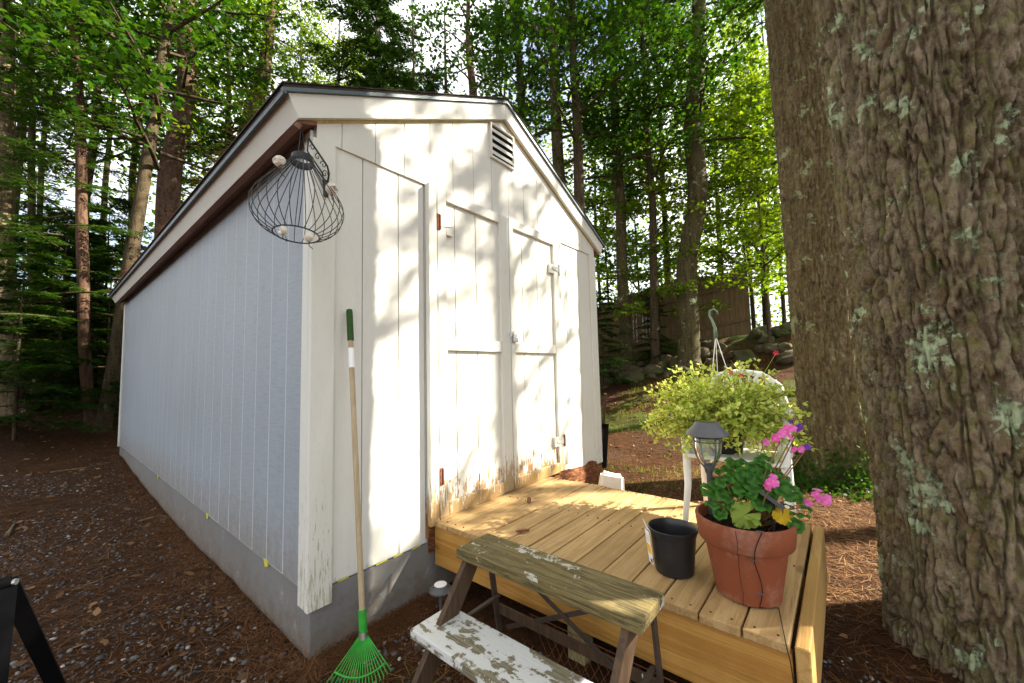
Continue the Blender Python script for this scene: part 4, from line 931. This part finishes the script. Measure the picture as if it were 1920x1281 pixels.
# ------------------------------------------------------------------ crowns (local frame, trunk on the z axis)
def crown_broad(seed, z0, z1, rmax, nbr, per, leaf=(.09, .15), T=T_OAK, taper=.5, flat=.10):
    r_ = random.Random(seed); br = MB(); C = []
    for k in range(nbr):
        q = (k+r_.random())/nbr; z = z0+(z1-z0)*q; a = k*2.39996+r_.uniform(-.4, .4)
        Lb = rmax*(1-taper*q)*r_.uniform(.65, 1.1); rise = r_.uniform(.05, .45)
        d = Vector((math.cos(a), math.sin(a), rise)).normalized(); p = Vector((0, 0, z)); pts = [p.copy()]; n = 6
        for i in range(n):
            d = (d+Vector((r_.gauss(0, .16), r_.gauss(0, .16), r_.gauss(-.02, .09)))).normalized(); p = p+d*Lb/n; pts.append(p.copy())
            if i >= 1:
                for s in range(3):
                    sd_ = (d+Vector((r_.gauss(0, .8), r_.gauss(0, .8), r_.gauss(0, .3)))).normalized(); sl_ = r_.uniform(.25, .75)*Lb/2.4
                    e = p+sd_*sl_; br.tube([p, p.lerp(e, .5)+Vector((0, 0, .04)), e], [.010, .006, .003], 4, False)
                    C += [p.lerp(e, .45), p.lerp(e, .8), e]
        br.tube(pts, [.04*(1-.85*i/n)*(Lb/2.2) for i in range(n+1)], 6, False)
    C = np.array([tuple(c) for c in C]); g_ = np.random.default_rng(seed)
    C = C[g_.random(len(C)) < .86]
    pos = np.repeat(C, per, 0); pos = pos+g_.normal(size=pos.shape)*np.array([.20, .20, flat])
    nrm = g_.normal(size=pos.shape)*.55+np.array([0, 0, 1.]); size = g_.uniform(*leaf, len(pos)); 
    V, F = leaves_np(T, pos, nrm, size, g_.uniform(0, 6.28, len(pos)), .12)
    me = np_mesh('crown', V, F); return me, br.mesh('branches', True)
def crown_conifer(seed, z0, z1, rmax, nbr, droop=.25, dens=1.0, needle=(.055, .10), taper=.8):
    r_ = random.Random(seed); br = MB(); P, D = [], []
    for k in range(nbr):
        q = (k+r_.random())/nbr; z = z0+(z1-z0)*q; a = k*2.39996+r_.uniform(-.5, .5); Lb = rmax*(1-taper*q)*r_.uniform(.6, 1.1)
        d = Vector((math.cos(a), math.sin(a), r_.uniform(-.05, .25))).normalized(); p = Vector((0, 0, z)); pts = [p.copy()]; n = 9
        for i in range(n):
            d = (d+Vector((r_.gauss(0, .07), r_.gauss(0, .07), -droop/n+r_.gauss(0, .03)))).normalized(); p = p+d*Lb/n; pts.append(p.copy())
            if i >= 1:
                sdv = d.cross(Vector((0, 0, 1))).normalized()
                for s in (-1, 1):
                    for rep in range(2):
                        ln = Lb*.30*(1-.55*i/n)*r_.uniform(.6, 1.2)+.08; e = (d*r_.uniform(.4, 1.0)+sdv*s*r_.uniform(.5, 1)+Vector((0, 0, r_.gauss(-.12, .14)))).normalized()
                        o_ = p-d*Lb/n*r_.random(); m = max(4, int(ln/.035*dens))
                        lat = e.cross(Vector((0, 0, 1))).normalized()
                        for j in range(m):
                            b = o_+e*ln*(j+.5)/m+Vector((0, 0, -.06*ln*(j/m)**2))
                            for s2 in (-1, 1):
                                P.append(b); D.append(e*.75+lat*s2*.9+Vector((r_.gauss(0, .15), r_.gauss(0, .15), r_.gauss(0, .15))))
        br.tube(pts, [.022*(1-.85*i/n)*(Lb/2) for i in range(n+1)], 5, False)
    P = np.array([tuple(x) for x in P]); D = np.array([tuple(x) for x in D]); g_ = np.random.default_rng(seed)
    N = g_.normal(size=P.shape)*.25+np.array([0, 0, 1.])
    V, F = leaves_dir([(0, 0), (.18, .45), (0, 1), (-.18, .45)], P, D, N, g_.uniform(*needle, len(P)))
    return np_mesh('crown', V, F), br.mesh('branches', True)
VAR = {}
for i in range(3): VAR['maple%d' % i] = crown_broad(11+i, 4.6, 13.5, 2.7, 34, 4)+('leaf_maple',)
for i in range(2): VAR['dapple%d' % i] = crown_broad(21+i, 4.6, 13.5, 2.9, 30, 3, (.08, .14))+('leaf_maple',)
for i in range(2): VAR['light%d' % i] = crown_broad(31+i, 4.2, 12.5, 2.5, 34, 6, (.06, .105), T_OVAL)+('leaf_light',)
for i in range(3): VAR['sapling%d' % i] = crown_broad(51+i, 1.0, 5.6, 1.5, 22, 4, (.07, .12), T_OAK, .5, .06)+('leaf_light' if i else 'leaf_maple',)
for i in range(3): VAR['hemlock%d' % i] = crown_conifer(71+i, .9, 11, 2.4, 60, .25, 1.15, (.05, .09))+('leaf_hemlock',)
for i in range(2): VAR['young%d' % i] = crown_conifer(91+i, .3, 3.4, 1.3, 46, .3, 1.2, (.055, .10), .7)+('leaf_hemlock',)
for i in range(2): VAR['pine%d' % i] = crown_conifer(101+i, 8.0, 16, 3.2, 40, .0, 1.0, (.10, .18), .5)+('leaf_hemlock',)
def tree(name, label, cat_group, base, pts, rad, bark, var, scale=1., rz=None, dz=0, n=14, cat='tree', mesh=None):
    t_ = thing(name, base, label, cat, cat_group)
    if mesh is None:
        V, F = trunk_tube(pts, rad, n, random.randint(1, 999)); V = V-np.array(base); mesh = np_mesh('trunk', V, F, True)
    else: mesh.transform(Matrix.Translation(-Vector(base)))
    o = put('trunk', mesh, MAT[bark], t_)
    if var:
        cm_, bm_, lm = VAR[var]; zc = 7*scale+dz; P = np.array(pts, float)
        cx_ = np.interp(base[2]+zc, P[:, 2], P[:, 0])-base[0]; cy_ = np.interp(base[2]+zc, P[:, 2], P[:, 1])-base[1]
        rr = random.uniform(0, 6.28) if rz is None else rz
        for nm, me, mt in (('crown', cm_, lm), ('branches', bm_, 'bark_dark')):
            c_ = put(nm, me, MAT[mt], t_); c_.location = (cx_, cy_, dz); c_.rotation_euler.z = rr; c_.scale = (scale,)*3
    return t_
# the two big pines beside the deck
def bigtree(name, label, cx, cy, r, dz, nth, lean, seed, bark, cell, depth, flare, zfine, var, rz):
    z0 = h1(cx, cy)-.12
    me = big_trunk(name, cx, cy, r, z0, zfine, dz, nth, lean, seed, cell, depth, flare)
    t_ = tree('pine_tree', label, None, (cx, cy, z0), [(cx, cy, z0), (cx+lean[0]*16, cy+lean[1]*16, 16)], None, bark, var, 1., rz, mesh=me)
    zt = zfine-z0
    up_pts = [(lean[0]*(q-z0), lean[1]*(q-z0), q-z0) for q in (zfine-.05, 9, 15.5)]
    V, F = trunk_tube(up_pts, [r*(1-.018*zt)*.995, r*.72, r*.2], 28, seed)
    put('upper_trunk', np_mesh('upper_trunk', V, F, True), MAT[bark], t_)
    return t_
bigtree('trunk', 'huge lichen-spotted pine trunk with deep furrowed bark nearest the deck', 2.08, -2.595, .430, .0082, 600, (0., .034), 5, 'bark_big', (.054, .30), .030, .05, 4.9, 'pine0', .6)
bigtree('trunk', 'tall pine trunk with mossy foot behind the white chair', 4.87, -1.955, .325, .0155, 310, (-.005, .012), 9, 'bark_big2', (.042, .22), .017, .17, 7.0, 'pine1', 2.2)

# ------------------------------------------------------------------ forest trees seen behind the shed
def px_tree(lab, u0, v0, u1, v1, wpx, dist, bark, var, scale=1., dz=0, base_px=None, top=14., name='tree', group='trees in the wood behind the shed', taper=.35):
    if base_px: g_ = on_ground(*base_px); dist = math.hypot(g_.x-CX, g_.y-CY)
    a, b = at_d(u0, v0, dist), at_d(u1, v1, dist)
    dep = (b-CAM).dot(FWD); r = .5*wpx/FPX*dep*.93
    d = (a-b)/(a.z-b.z)
    bx, by = (b+d*(1.0-b.z)).x, (b+d*(1.0-b.z)).y; zb_ = h1(bx, by)-.1
    bp_ = b+d*(zb_-b.z); tp_ = b+d*(top-b.z)
    return tree(name, lab, group, tuple(bp_), [tuple(bp_), tuple(bp_+d*.35), tuple(b+d*(4-b.z)) if b.z < 3 else tuple(b+d*(3.5-b.z)), tuple(b+d*(9-b.z)), tuple(tp_)], [r*1.25, r*1.04, r, r*(1-taper*.6), r*.25], bark, var, scale, None, dz)
G = 'trees in the wood behind the shed'
px_tree('slender sunlit trunk standing on needles at the wood edge', 2, 400, 8, 778, 44, 9, 'bark_pale', 'maple1', 1., 1.5, (10, 778), name='hemlock_tree')
px_tree('thin reddish pine trunk rising straight beside the shed rear corner', 140, 0, 170, 795, 18, 9, 'bark_redd', 'hemlock1', .9, 1.2, (172, 795), name='hemlock_tree')
px_tree('very thin dark sapling trunk beside the fallen log', 62, 480, 65, 735, 12, 12, 'bark_dark', 'hemlock2', .8, 0, (65, 737), name='hemlock_tree')
px_tree('stout red-barked pine leaning over the shed eave', 362, 0, 318, 400, 42, 11.5, 'bark_red', 'maple0', 1., 1.0, name='pine_tree')
px_tree('dark slanting trunk next to the stout red-barked pine', 292, 200, 245, 480, 23, 10.5, 'bark_dark', 'maple2', 1., .6, name='hemlock_tree')
px_tree('curving reddish trunk with a side limb above the roof', 513, 0, 480, 200, 36, 12.5, 'bark_red', 'light0', 1., .5, name='pine_tree')
px_tree('thin dark trunk between the curving trunk and twin grey trunks', 637, 0, 635, 170, 11, 14.5, 'bark_dark', 'light1', 1., .0)
px_tree('thicker of the twin grey trunks above the roof', 708, 0, 703, 180, 25, 13, 'bark_grey', 'pine0', .8, .6, name='pine_tree')
px_tree('thinner of the twin grey trunks above the roof', 738, 0, 738, 180, 12, 13.8, 'bark_grey', None, 1., name='pine_tree')
px_tree('bare twiggy pole of a tree near the twin grey trunks', 772, 0, 777, 180, 8, 12, 'bark_dark', 'pine1', .55, 1.5)
px_tree('slim mossy trunk left of the thick brown trunk over the ridge', 834, 0, 836, 180, 11, 13, 'bark_moss', None, .9, .5)
px_tree('thick brown trunk with side limbs over the roof ridge', 878, 0, 884, 185, 25, 12, 'bark_red', 'maple1', .9, 3.6, name='oak_tree')
px_tree('thin pole trunk right of the thick brown trunk', 950, 0, 947, 180, 8, 14, 'bark_dark', None, 1.)
px_tree('medium leafy trunk above the gable vent', 968, 0, 980, 240, 21, 11, 'bark_moss', 'maple0', .9, 3.2, name='oak_tree')
px_tree('lichen-speckled trunk right of the gable peak', 1033, 0, 1046, 330, 27, 10.3, 'bark_moss', 'maple2', .9, 2.8, name='oak_tree')
px_tree('straight dark trunk beside the lichen-speckled trunk', 1073, 0, 1085, 390, 23, 10, 'bark_dark', 'maple1', .95, 1.8, name='oak_tree')
px_tree('slim straight trunk rooted at the foot of the stone bank', 1157, 230, 1178, 690, 23, 10, 'bark_moss', 'maple0', .85, 1.2, (1173, 702), name='maple_tree')
px_tree('grey-barked maple trunk with crooked limb before the fence', 1309, 0, 1289, 685, 40, 9, 'bark_moss', 'maple1', .95, 1.6, (1288, 688), name='maple_tree', taper=.3)
# understory saplings with bright leaves
def sap(u, v, d, var, sc, lab, w_=8, grp='leafy saplings in the wood'):
    P = at_d(u, v, d); z = h1(P.x, P.y)-.08
    tree('sapling', lab, grp, (P.x, P.y, z), [(P.x, P.y, z), (P.x+.06, P.y, z+2.5), (P.x-.04, P.y+.05, z+5*sc)], [.035*sc, .025*sc, .006], 'bark_dark', var, sc, None, 0, 8, 'tree')
LS = 'bright green leafy sapling '
for u, v, d, var, sc, lab in ((1235, 600, 12, 'sapling1', 1.1, LS+'behind the fence left of the crooked-limbed maple'), (1405, 600, 13.5, 'sapling1', 1.25, LS+'beyond the end of the fence'), (1360, 600, 15.5, 'sapling2', 1.5, LS+'rising above the fence'), (1440, 600, 11.5, 'sapling2', 1.15, LS+'beside the mossy-footed pine'),
                         (1140, 600, 14.5, 'sapling2', 1.4, LS+'seen past the shed gable corner'), (1470, 600, 15, 'sapling1', 1.6, LS+'far behind the mossy-footed pine'), (1200, 600, 15.5, 'sapling0', 1.6, 'dark green sapling over the fence top')):
    sap(u, v, d, var, sc, lab)
for u, v, d, var, sc, lab in ((150, 600, 15.0, 'light0', 1., 'sunlit maple behind the thin reddish pine'), (420, 300, 15, 'maple1', 1., 'broad dark maple behind the stout red-barked pine'), (560, 300, 16, 'light1', 1.05, 'yellow-green maple over the shed ridge'), (670, 200, 19, 'light0', 1.1, 'far yellow-green maple behind the twin grey trunks'),
                         (250, 300, 17, 'maple2', 1.05, 'tall dark maple deep in the wood'), (1240, 300, 15, 'maple2', 1., 'tall maple behind the fence'), (1215, 300, 11.5, 'maple0', .9, 'dark leafy maple between the slim trunk and crooked-limbed maple'), (1420, 300, 16, 'light1', 1.05, 'sunny maple behind the mossy-footed pine'), (1340, 300, 19, 'light0', 1.15, 'sunny maple far behind the fence'), (30, 300, 16, 'maple0', 1., 'maple in the left depth of the wood')):
    P = at_d(u, v, d); z = h1(P.x, P.y)-.1
    tree('maple_tree', lab, G, (P.x, P.y, z), [(P.x, P.y, z), (P.x, P.y, z+4), (P.x+.1, P.y, z+9), (P.x, P.y, z+13)], [.13, .10, .07, .02], 'bark_dark', var, sc, None, z*.7)
for u, d, sc, lab in ((40, 10.5, 1.0, 'low young hemlock beside the sunlit trunk'), (115, 12.5, 1.25, 'young hemlock in front of the left fence'), (205, 11.5, 1.05, 'young hemlock by the shed rear corner'), (90, 14.5, 1.3, 'young hemlock close to the left fence'), (1128, 10.6, .8, 'young hemlock at the stone bank by the shed'), (1225, 11.9, .6, 'small hemlock on the bank before the fence'), (150, 14.5, 1.2, 'young hemlock between thin trunks before the fence'), (195, 14, 1.45, 'tallest young hemlock past the shed rear corner')):
    P = at_d(u, 600, d); z = h1(P.x, P.y)-.05
    tree('young_hemlock', lab, 'young hemlocks in the understory', (P.x, P.y, z), [(P.x, P.y, z), (P.x, P.y, z+1.5*sc), (P.x, P.y, z+3.4*sc)], [.03*sc, .02*sc, .004], 'bark_dark', 'young%d' % (int(d*2) % 2), sc, None, 0, 8)
RZ = {'dapple0': 1.25, 'dapple1': 4.16}
# trees round the viewer, most added out of view to break up the sunlight
for x, y, var, sc, dz, lab in ((6.68, -7.4, 'dapple1', 1.05, 0.7, 'unseen maple added behind the viewpoint to dapple the shed front'), (3.3, -7.0, 'maple0', 1., 0, 'unseen dense maple added behind the viewpoint to shade the gravel'), (-1.4, -5.6, 'maple1', 1., -.5, 'unseen maple added behind the viewpoint for shade'), (8.56, -7.8, 'dapple0', 1.0, 4.15, 'unseen high-crowned maple added behind the big pines to dapple the gable'), (13.0, -6.8, 'light1', 1.1, 1.5, 'maple across the clearing beyond the pines'), (-4.5, -1.0, 'maple2', 1., 0, 'unseen maple added on the open side of the gravel for shade'), (-4.2, 4.5, 'maple0', 1., 0, 'maple left of the gravel beside the shed'), (12.5, -3.0, 'light0', 1.1, 1., 'maple right of the stone bank')):
    z = h1(x, y)-.1; tree('maple_tree', lab, 'trees around the viewpoint', (x, y, z), [(x, y, z), (x, y, z+4), (x+.1, y, z+9), (x, y, z+14)], [.16, .13, .09, .02], 'bark_moss', var, sc, RZ.get(var, 1.0), dz)

# far wood: countless leaves and thin poles beyond the fences
g_ = np.random.default_rng(5)
nC = 2000; ang = g_.uniform(-1.15, 1.15, nC); dist = g_.uniform(18, 34, nC); az = math.atan2(FWD.y, FWD.x)
cz_ = 1.5+g_.random(nC)**1.25*17*(dist/26)
C = np.stack([CX+dist*np.cos(az+ang), CY+dist*np.sin(az+ang), cz_], -1); C[:, 2] += H(C[:, 0], C[:, 1])*.6
pos = np.repeat(C, 27, 0)+g_.normal(size=(nC*27, 3))*np.array([.75, .75, .38])
V, F = leaves_np(T_OVAL, pos, g_.normal(size=pos.shape)*.6+np.array([0, 0, 1]), g_.uniform(.14, .26, len(pos)), g_.uniform(0, 6.28, len(pos)))
tag(put('far_wood', np_mesh('far_wood', V, F), MAT['leaf_far']), 'leafy mass of the far wood beyond the fences', 'wood', kind='stuff')
for k, (u, d, w_) in enumerate(((590, 20, .09), (805, 19, .08), (920, 18, .07), (1010, 17, .08), (1120, 17, .07), (1225, 18, .07), (1400, 16, .07), (1425, 17.5, .06), (1455, 19, .08), (430, 18, .10), (200, 19, .10), (90, 18, .08))):
    P = at_d(u, 400, d); z = h1(P.x, P.y)-.1
    tree('pole_tree', 'thin far pole of a tree among the leaves', 'far thin trees', (P.x, P.y, z), [(P.x, P.y, z), (P.x+.2*math.sin(k), P.y, z+6), (P.x+.3*math.sin(k*2), P.y, z+14)], [w_, w_*.8, w_*.3], 'bark_dark', None)
# limbs of named trunks
def limb(u0, v0, d0, pts, r, lab=None):
    MBs = MB(); P = [at_d(u, v, d) for u, v, d in pts]; MBs.tube(P, [r*(1-.75*i/(len(P)-1)) for i in range(len(P))], 8); return MBs

# ------------------------------------------------------------------ fences, stone bank, log
def fence(a, b, lab):
    f = thing('stockade_fence', (a[0], a[1], h1(*a)-.2), lab, 'fence'); m = MB(); L_ = math.hypot(b[0]-a[0], b[1]-a[1]); n = int(L_/.095)
    dx, dy = (b[0]-a[0])/L_, (b[1]-a[1])/L_; r_ = random.Random(int(L_*10))
    for k in range(n):
        x, y = a[0]+dx*k*.095, a[1]+dy*k*.095; z0 = h1(x, y)-.15; z1 = z0+2.0+r_.uniform(-.03, .03); hw_, th = .0468, .012
        ex, ey = dx*hw_, dy*hw_; nx2, ny2 = -dy*th, dx*th
        V = [(x-ex-nx2, y-ey-ny2, z0), (x+ex-nx2, y+ey-ny2, z0), (x+ex-nx2, y+ey-ny2, z1), (x-nx2, y-ny2, z1+.07), (x-ex-nx2, y-ey-ny2, z1),
             (x-ex+nx2, y-ey+ny2, z0), (x+ex+nx2, y+ey+ny2, z0), (x+ex+nx2, y+ey+ny2, z1), (x+nx2, y+ny2, z1+.07), (x-ex+nx2, y-ey+ny2, z1)]
        m.add(V, [(0, 1, 2, 3, 4), (9, 8, 7, 6, 5), (0, 5, 6, 1), (1, 6, 7, 2), (2, 7, 8, 3), (3, 8, 9, 4), (4, 9, 5, 0)])
    m.build('pickets', MAT['fence'], f)['kind'] = 'stuff'
    for q in (.45, 1.5):
        za, zb_ = h1(*a)+q, h1(*b)+q; MB().bar((a[0]-dy*.05*1, a[1]+dx*.05, za), (b[0]-dy*.05, b[1]+dx*.05, zb_), .04, .08).build('rail', MAT['fence'], f)
    fix(f)
fa = at_d(1404, 600, 13.2); fb_ = at_d(1095, 600, 13.0); fence((fa.x, fa.y), (fb_.x, fb_.y), 'weathered stockade fence on the bank right of the shed')
fc = at_d(-60, 600, 16.0); fd = at_d(260, 600, 17.2); fence((fc.x, fc.y), (fd.x, fd.y), 'weathered stockade fence in the dark wood left of the shed')
RM = [rock_mesh('boulder', i, 3, .28, (1, .8+.1*i, .62+.06*i)) for i in range(4)]
r_ = random.Random(12)
for k in range(60):
    u = r_.uniform(1090, 1490); row = k % 4; P = at_d(u, 650, 10.9+row*.38+r_.uniform(-.15, .15)); s = r_.uniform(.12, .30)
    o = put('boulder', RM[k % 4], MAT['boulder']); o.location = (P.x, P.y, h1(P.x, P.y)+s*.08); o.scale = (s,)*3; o.rotation_euler = (r_.uniform(-.4, .4), r_.uniform(-.4, .4), r_.uniform(0, 6))
    tag(o, 'mossy boulder of the rough stone bank below the fence', 'boulder', 'boulders of the stone bank')
for k in range(16):
    P = at_d(r_.uniform(-20, 215), 650, r_.uniform(12.6, 14.5)); s = r_.uniform(.12, .28)
    o = put('boulder', RM[k % 4], MAT['boulder']); o.location = (P.x, P.y, h1(P.x, P.y)+s*.15); o.scale = (s,)*3; o.rotation_euler = (r_.uniform(-.4, .4), r_.uniform(-.4, .4), r_.uniform(0, 6))
    tag(o, 'stone lying in the dark wood behind the fallen log', 'boulder', 'stones behind the fallen log')
la, lb = on_ground(70, 733), on_ground(235, 716)
V, F = trunk_tube([(la.x-.4, la.y, la.z+.10), ((la.x+lb.x)/2, (la.y+lb.y)/2, (la.z+lb.z)/2+.16), (lb.x+.5, lb.y, lb.z+.12)], [.10, .09, .06], 12, 4)
tag(put('fallen_log', np_mesh('fallen_log', V, F, True), MAT['bark_dark']), 'dark fallen log lying across the wood floor', 'log')
def stick(pxs, r, lab, mat='bark_pale'):
    P = [on_ground(u, v)+Vector((0, 0, r*.8)) for u, v in pxs]; tag(MB().tube(P, [r*(1-.5*i/(len(P)-1)) for i in range(len(P))], 7).build('stick', MAT[mat], None, True), lab, 'stick', 'sticks on the gravel')
stick([(95, 887), (150, 880), (240, 862)], .012, 'long thin straight stick near the rear foundation')
stick([(258, 980), (300, 968), (330, 974)], .010, 'curved stick touching the side foundation')
stick([(12, 1008), (28, 984)], .016, 'short thick pale stick piece on the gravel')
stick([(190, 1028), (225, 1000)], .008, 'split pale stick in the needles')
stick([(135, 1108), (225, 1075)], .006, 'thin twig across the gravel')

# ------------------------------------------------------------------ ground litter
def scatter(n, box, keep=None, seed=0):
    g_ = np.random.default_rng(seed); x = g_.uniform(box[0], box[1], n); y = g_.uniform(box[2], box[3], n)
    m = ~((x > -.02) & (x < W+.02) & (y > -.0) & (y < L+.05)) & ~((x > .74) & (x < 2.0) & (y > -1.9) & (y < 0))
    if keep is not None: m &= keep(x, y, g_)
    return x[m], y[m], g_
# pebbles
def peb_keep(x, y, g_):
    P = np.stack([x*1.1, y*1.1, 0*x], -1); return (fbm(P, 21, 2)*.5+.62+.25*(y < 1.2)-.09*np.clip(y-1, 0, 9)-.35*np.clip(x-.6, 0, 3)) > g_.random(len(x))
x, y, g_ = scatter(34000, (-2.6, 1.6, -2.4, 6.5), peb_keep, 1); n = len(x)
ico = bmesh.new(); bmesh.ops.create_icosphere(ico, subdivisions=1, radius=1); iv = np.array([v.co for v in ico.verts]); jf = np.array([[v.index for v in f.verts] for f in ico.faces]); ico.free()
sz = np.clip(g_.lognormal(-4.95, .40, n), 0, .016); sc3 = sz[:, None]*g_.uniform(.6, 1.3, (n, 3))*np.array([1, 1, .6])
rot = g_.uniform(0, 6.28, n); c, s = np.cos(rot)[:, None], np.sin(rot)[:, None]
L3 = iv[None]*sc3[:, None]*(1+.18*g_.normal(size=(n, len(iv), 1)))
V = np.stack([L3[..., 0]*c-L3[..., 1]*s+x[:, None], L3[..., 0]*s+L3[..., 1]*c+y[:, None], L3[..., 2]+(H(x, y)+sz*.25)[:, None]], -1).reshape(-1, 3)
F = (jf[None]+(np.arange(n)*len(iv))[:, None, None]).reshape(-1, 3)
tag(put('gravel', np_mesh('gravel', V, F), MAT['pebble']), 'grey and white gravel stones scattered among the needles', 'gravel', kind='stuff')
# needles
def needle_scatter(nn, box, seed, ln, wd):
    x, y, g_ = scatter(nn, box, None, seed); n = len(x); a = g_.uniform(0, 6.28, n); l_ = g_.uniform(*ln, n); z = H(x, y)+g_.uniform(.003, .016, n); tl = g_.normal(0, .10, n)
    d = np.stack([np.cos(a), np.sin(a), tl], -1); p_ = np.stack([-np.sin(a), np.cos(a), 0*a], -1); c0 = np.stack([x, y, z], -1); w2 = wd*.5
    V = np.stack([c0-d*l_[:, None]/2-p_*w2, c0-d*l_[:, None]/2+p_*w2, c0+d*l_[:, None]/2+p_*w2, c0+d*l_[:, None]/2-p_*w2], 1).reshape(-1, 3)
    return V, np.arange(n*4).reshape(n, 4)
def drift(nn, seed):
    g_ = np.random.default_rng(seed); a = g_.random(nn) < .72
    x = np.where(a, -.015-np.abs(g_.normal(0, .10, nn)), g_.uniform(-.05, .75, nn)); y = np.where(a, g_.uniform(-.1, 6.8, nn), -.02-np.abs(g_.normal(0, .07, nn)))
    z = H(x, y)+.004+.035*g_.random(nn)*np.exp(-np.minimum(np.abs(x), np.abs(y))/.07); th = g_.uniform(0, 6.28, nn)
    d = np.stack([np.cos(th), np.sin(th), g_.normal(0, .2, nn)], -1); return leaves_dir([(-.014, 0), (.014, 0), (.010, 1), (-.010, 1)], np.stack([x, y, z], -1), d, np.tile([[0, 0, 1.]], (nn, 1)), g_.uniform(.05, .10, nn))
VD, FD = drift(9000, 77); tag(put('needle_drift', np_mesh('needle_drift', VD, FD), MAT['needle']), 'pine needles drifted against the shed foundation', 'needles', kind='stuff')
V1, F1 = needle_scatter(42000, (-2.6, 4.0, -3.0, 4.5), 3, (.05, .11), .0022); V2, F2 = needle_scatter(30000, (-2.5, 7.5, -3.5, 9), 4, (.07, .14), .004)
tag(put('needle_litter', np_mesh('needle_litter', np.concatenate([V1, V2]), np.concatenate([F1, F2+len(V1)])), MAT['needle']), 'rust-brown pine needles covering the ground', 'needles', kind='stuff')
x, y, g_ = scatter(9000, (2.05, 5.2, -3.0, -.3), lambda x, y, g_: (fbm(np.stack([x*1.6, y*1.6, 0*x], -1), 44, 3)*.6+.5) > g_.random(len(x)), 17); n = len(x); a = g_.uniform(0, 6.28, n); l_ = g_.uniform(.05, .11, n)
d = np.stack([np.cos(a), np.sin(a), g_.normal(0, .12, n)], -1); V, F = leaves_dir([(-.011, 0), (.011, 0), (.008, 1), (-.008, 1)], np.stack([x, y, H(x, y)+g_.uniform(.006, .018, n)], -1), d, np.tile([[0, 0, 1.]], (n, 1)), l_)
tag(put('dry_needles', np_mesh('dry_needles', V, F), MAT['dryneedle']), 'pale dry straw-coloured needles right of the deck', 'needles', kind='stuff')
# dead leaves
x, y, g_ = scatter(9000, (-3, 13, -4, 14), None, 6); n = len(x); sz = g_.uniform(.025, .075, n)
V, F = leaves_np(T_OVAL, np.stack([x, y, H(x, y)+.012], -1), g_.normal(size=(n, 3))*.35+np.array([0, 0, 1]), sz, g_.uniform(0, 6.28, n), .25)
tag(put('dead_leaves', np_mesh('dead_leaves', V, F), MAT['litter']), 'dry brown leaves scattered over the ground', 'leaves', kind='stuff')
# grass tufts right of the shed
x, y, g_ = scatter(26000, (3.3, 10.5, -1.6, 6), lambda x, y, g_: (fbm(np.stack([x*.8, y*.8, 0*x], -1), 33, 2)+.12*np.clip(x-4.5, -2, 3)) > .18, 8); n = len(x)
d = g_.normal(size=(n, 3))*.35+np.array([0, 0, 1]); V, F = leaves_dir([(-.045, 0), (.045, 0), (.03, .6), (0, 1)], np.stack([x, y, H(x, y)-.004], -1), d, g_.normal(size=(n, 3)), g_.uniform(.03, .08, n))
tag(put('grass', np_mesh('grass', V, F), MAT['leaf_light']), 'patchy short grass between the shed and the stone bank', 'grass', kind='stuff')
# needles caught along the roof eave and on the deck
g_ = np.random.default_rng(15); n = 900; y = g_.uniform(-.05, 7.2, n); x = -.185+np.abs(g_.normal(0, .05, n)); z = RB+SLOPE*x+.178+g_.uniform(0, .02, n)
d = np.stack([g_.normal(-.4, .6, n), g_.normal(0, 1, n), g_.normal(0, .3, n)], -1); V, F = leaves_dir([(-.014, 0), (.014, 0), (.010, 1), (-.010, 1)], np.stack([x, y, z], -1), d, g_.normal(size=(n, 3)), g_.uniform(.05, .11, n))
tag(put('roof_needles', np_mesh('roof_needles', V, F), MAT['needle']), 'pine needles caught along the shed roof eave', 'needles', kind='stuff')
n = 140; x = g_.uniform(.76, 1.98, n); y = -.03-np.abs(g_.normal(0, .45, n)); y = np.clip(y, -1.84, -.03); a = g_.uniform(0, 6.28, n)
d = np.stack([np.cos(a), np.sin(a), 0*a], -1); V, F = leaves_dir([(-.011, 0), (.011, 0), (.008, 1), (-.008, 1)], np.stack([x, y, 0*x+DT+.004], -1), d, np.tile([[0, 0, 1.]], (n, 1)), g_.uniform(.05, .10, n))
tag(put('deck_needles', np_mesh('deck_needles', V, F), MAT['needle']), 'loose pine needles on the deck planks', 'needles', kind='stuff')

# dark ivy round the foot of the second pine
g_ = np.random.default_rng(61); n = 2600; a = g_.uniform(0, 6.28, n); q = g_.random(n); rr_ = .36+.45*q**1.5; x = 4.87+rr_*np.cos(a); y = -1.955+rr_*np.sin(a); z = H(x, y)+(1-q)**2*g_.random(n)*.42+.03
m_ = (np.cos(a-2.6) > -.55); x, y, z = x[m_], y[m_], z[m_]; n = len(x)
V, F = leaves_np(T_OVAL, np.stack([x, y, z], -1), g_.normal(size=(n, 3))*.6+np.array([-.4, 0, .8]), g_.uniform(.025, .06, n), g_.uniform(0, 6.28, n), .2)
tag(put('ground_ivy', np_mesh('ground_ivy', V, F), MAT['leaf_maple']), 'dark green ivy climbing round the foot of the mossy pine', 'ivy', kind='stuff')
# wire netting under the deck behind the stool
nw = thing('wire_netting', (.73, -1.2, h1(.73, -1.2)), 'rusty wire netting hanging below the deck skirt', 'netting'); mb_ = MB()
for k in range(16):
    for s_ in (-1, 1): mb_.tube([(0, -.36+k*.045, .01), (.004, -.36+k*.045+s_*.10, .17)], .0011, 4, False)
mb_.build('mesh_wires', MAT['rust'], nw)['kind'] = 'stuff'
MB().tube([(0, -.40, .172), (0, .42, .172)], .002, 5).build('top_wire', MAT['rust'], nw)
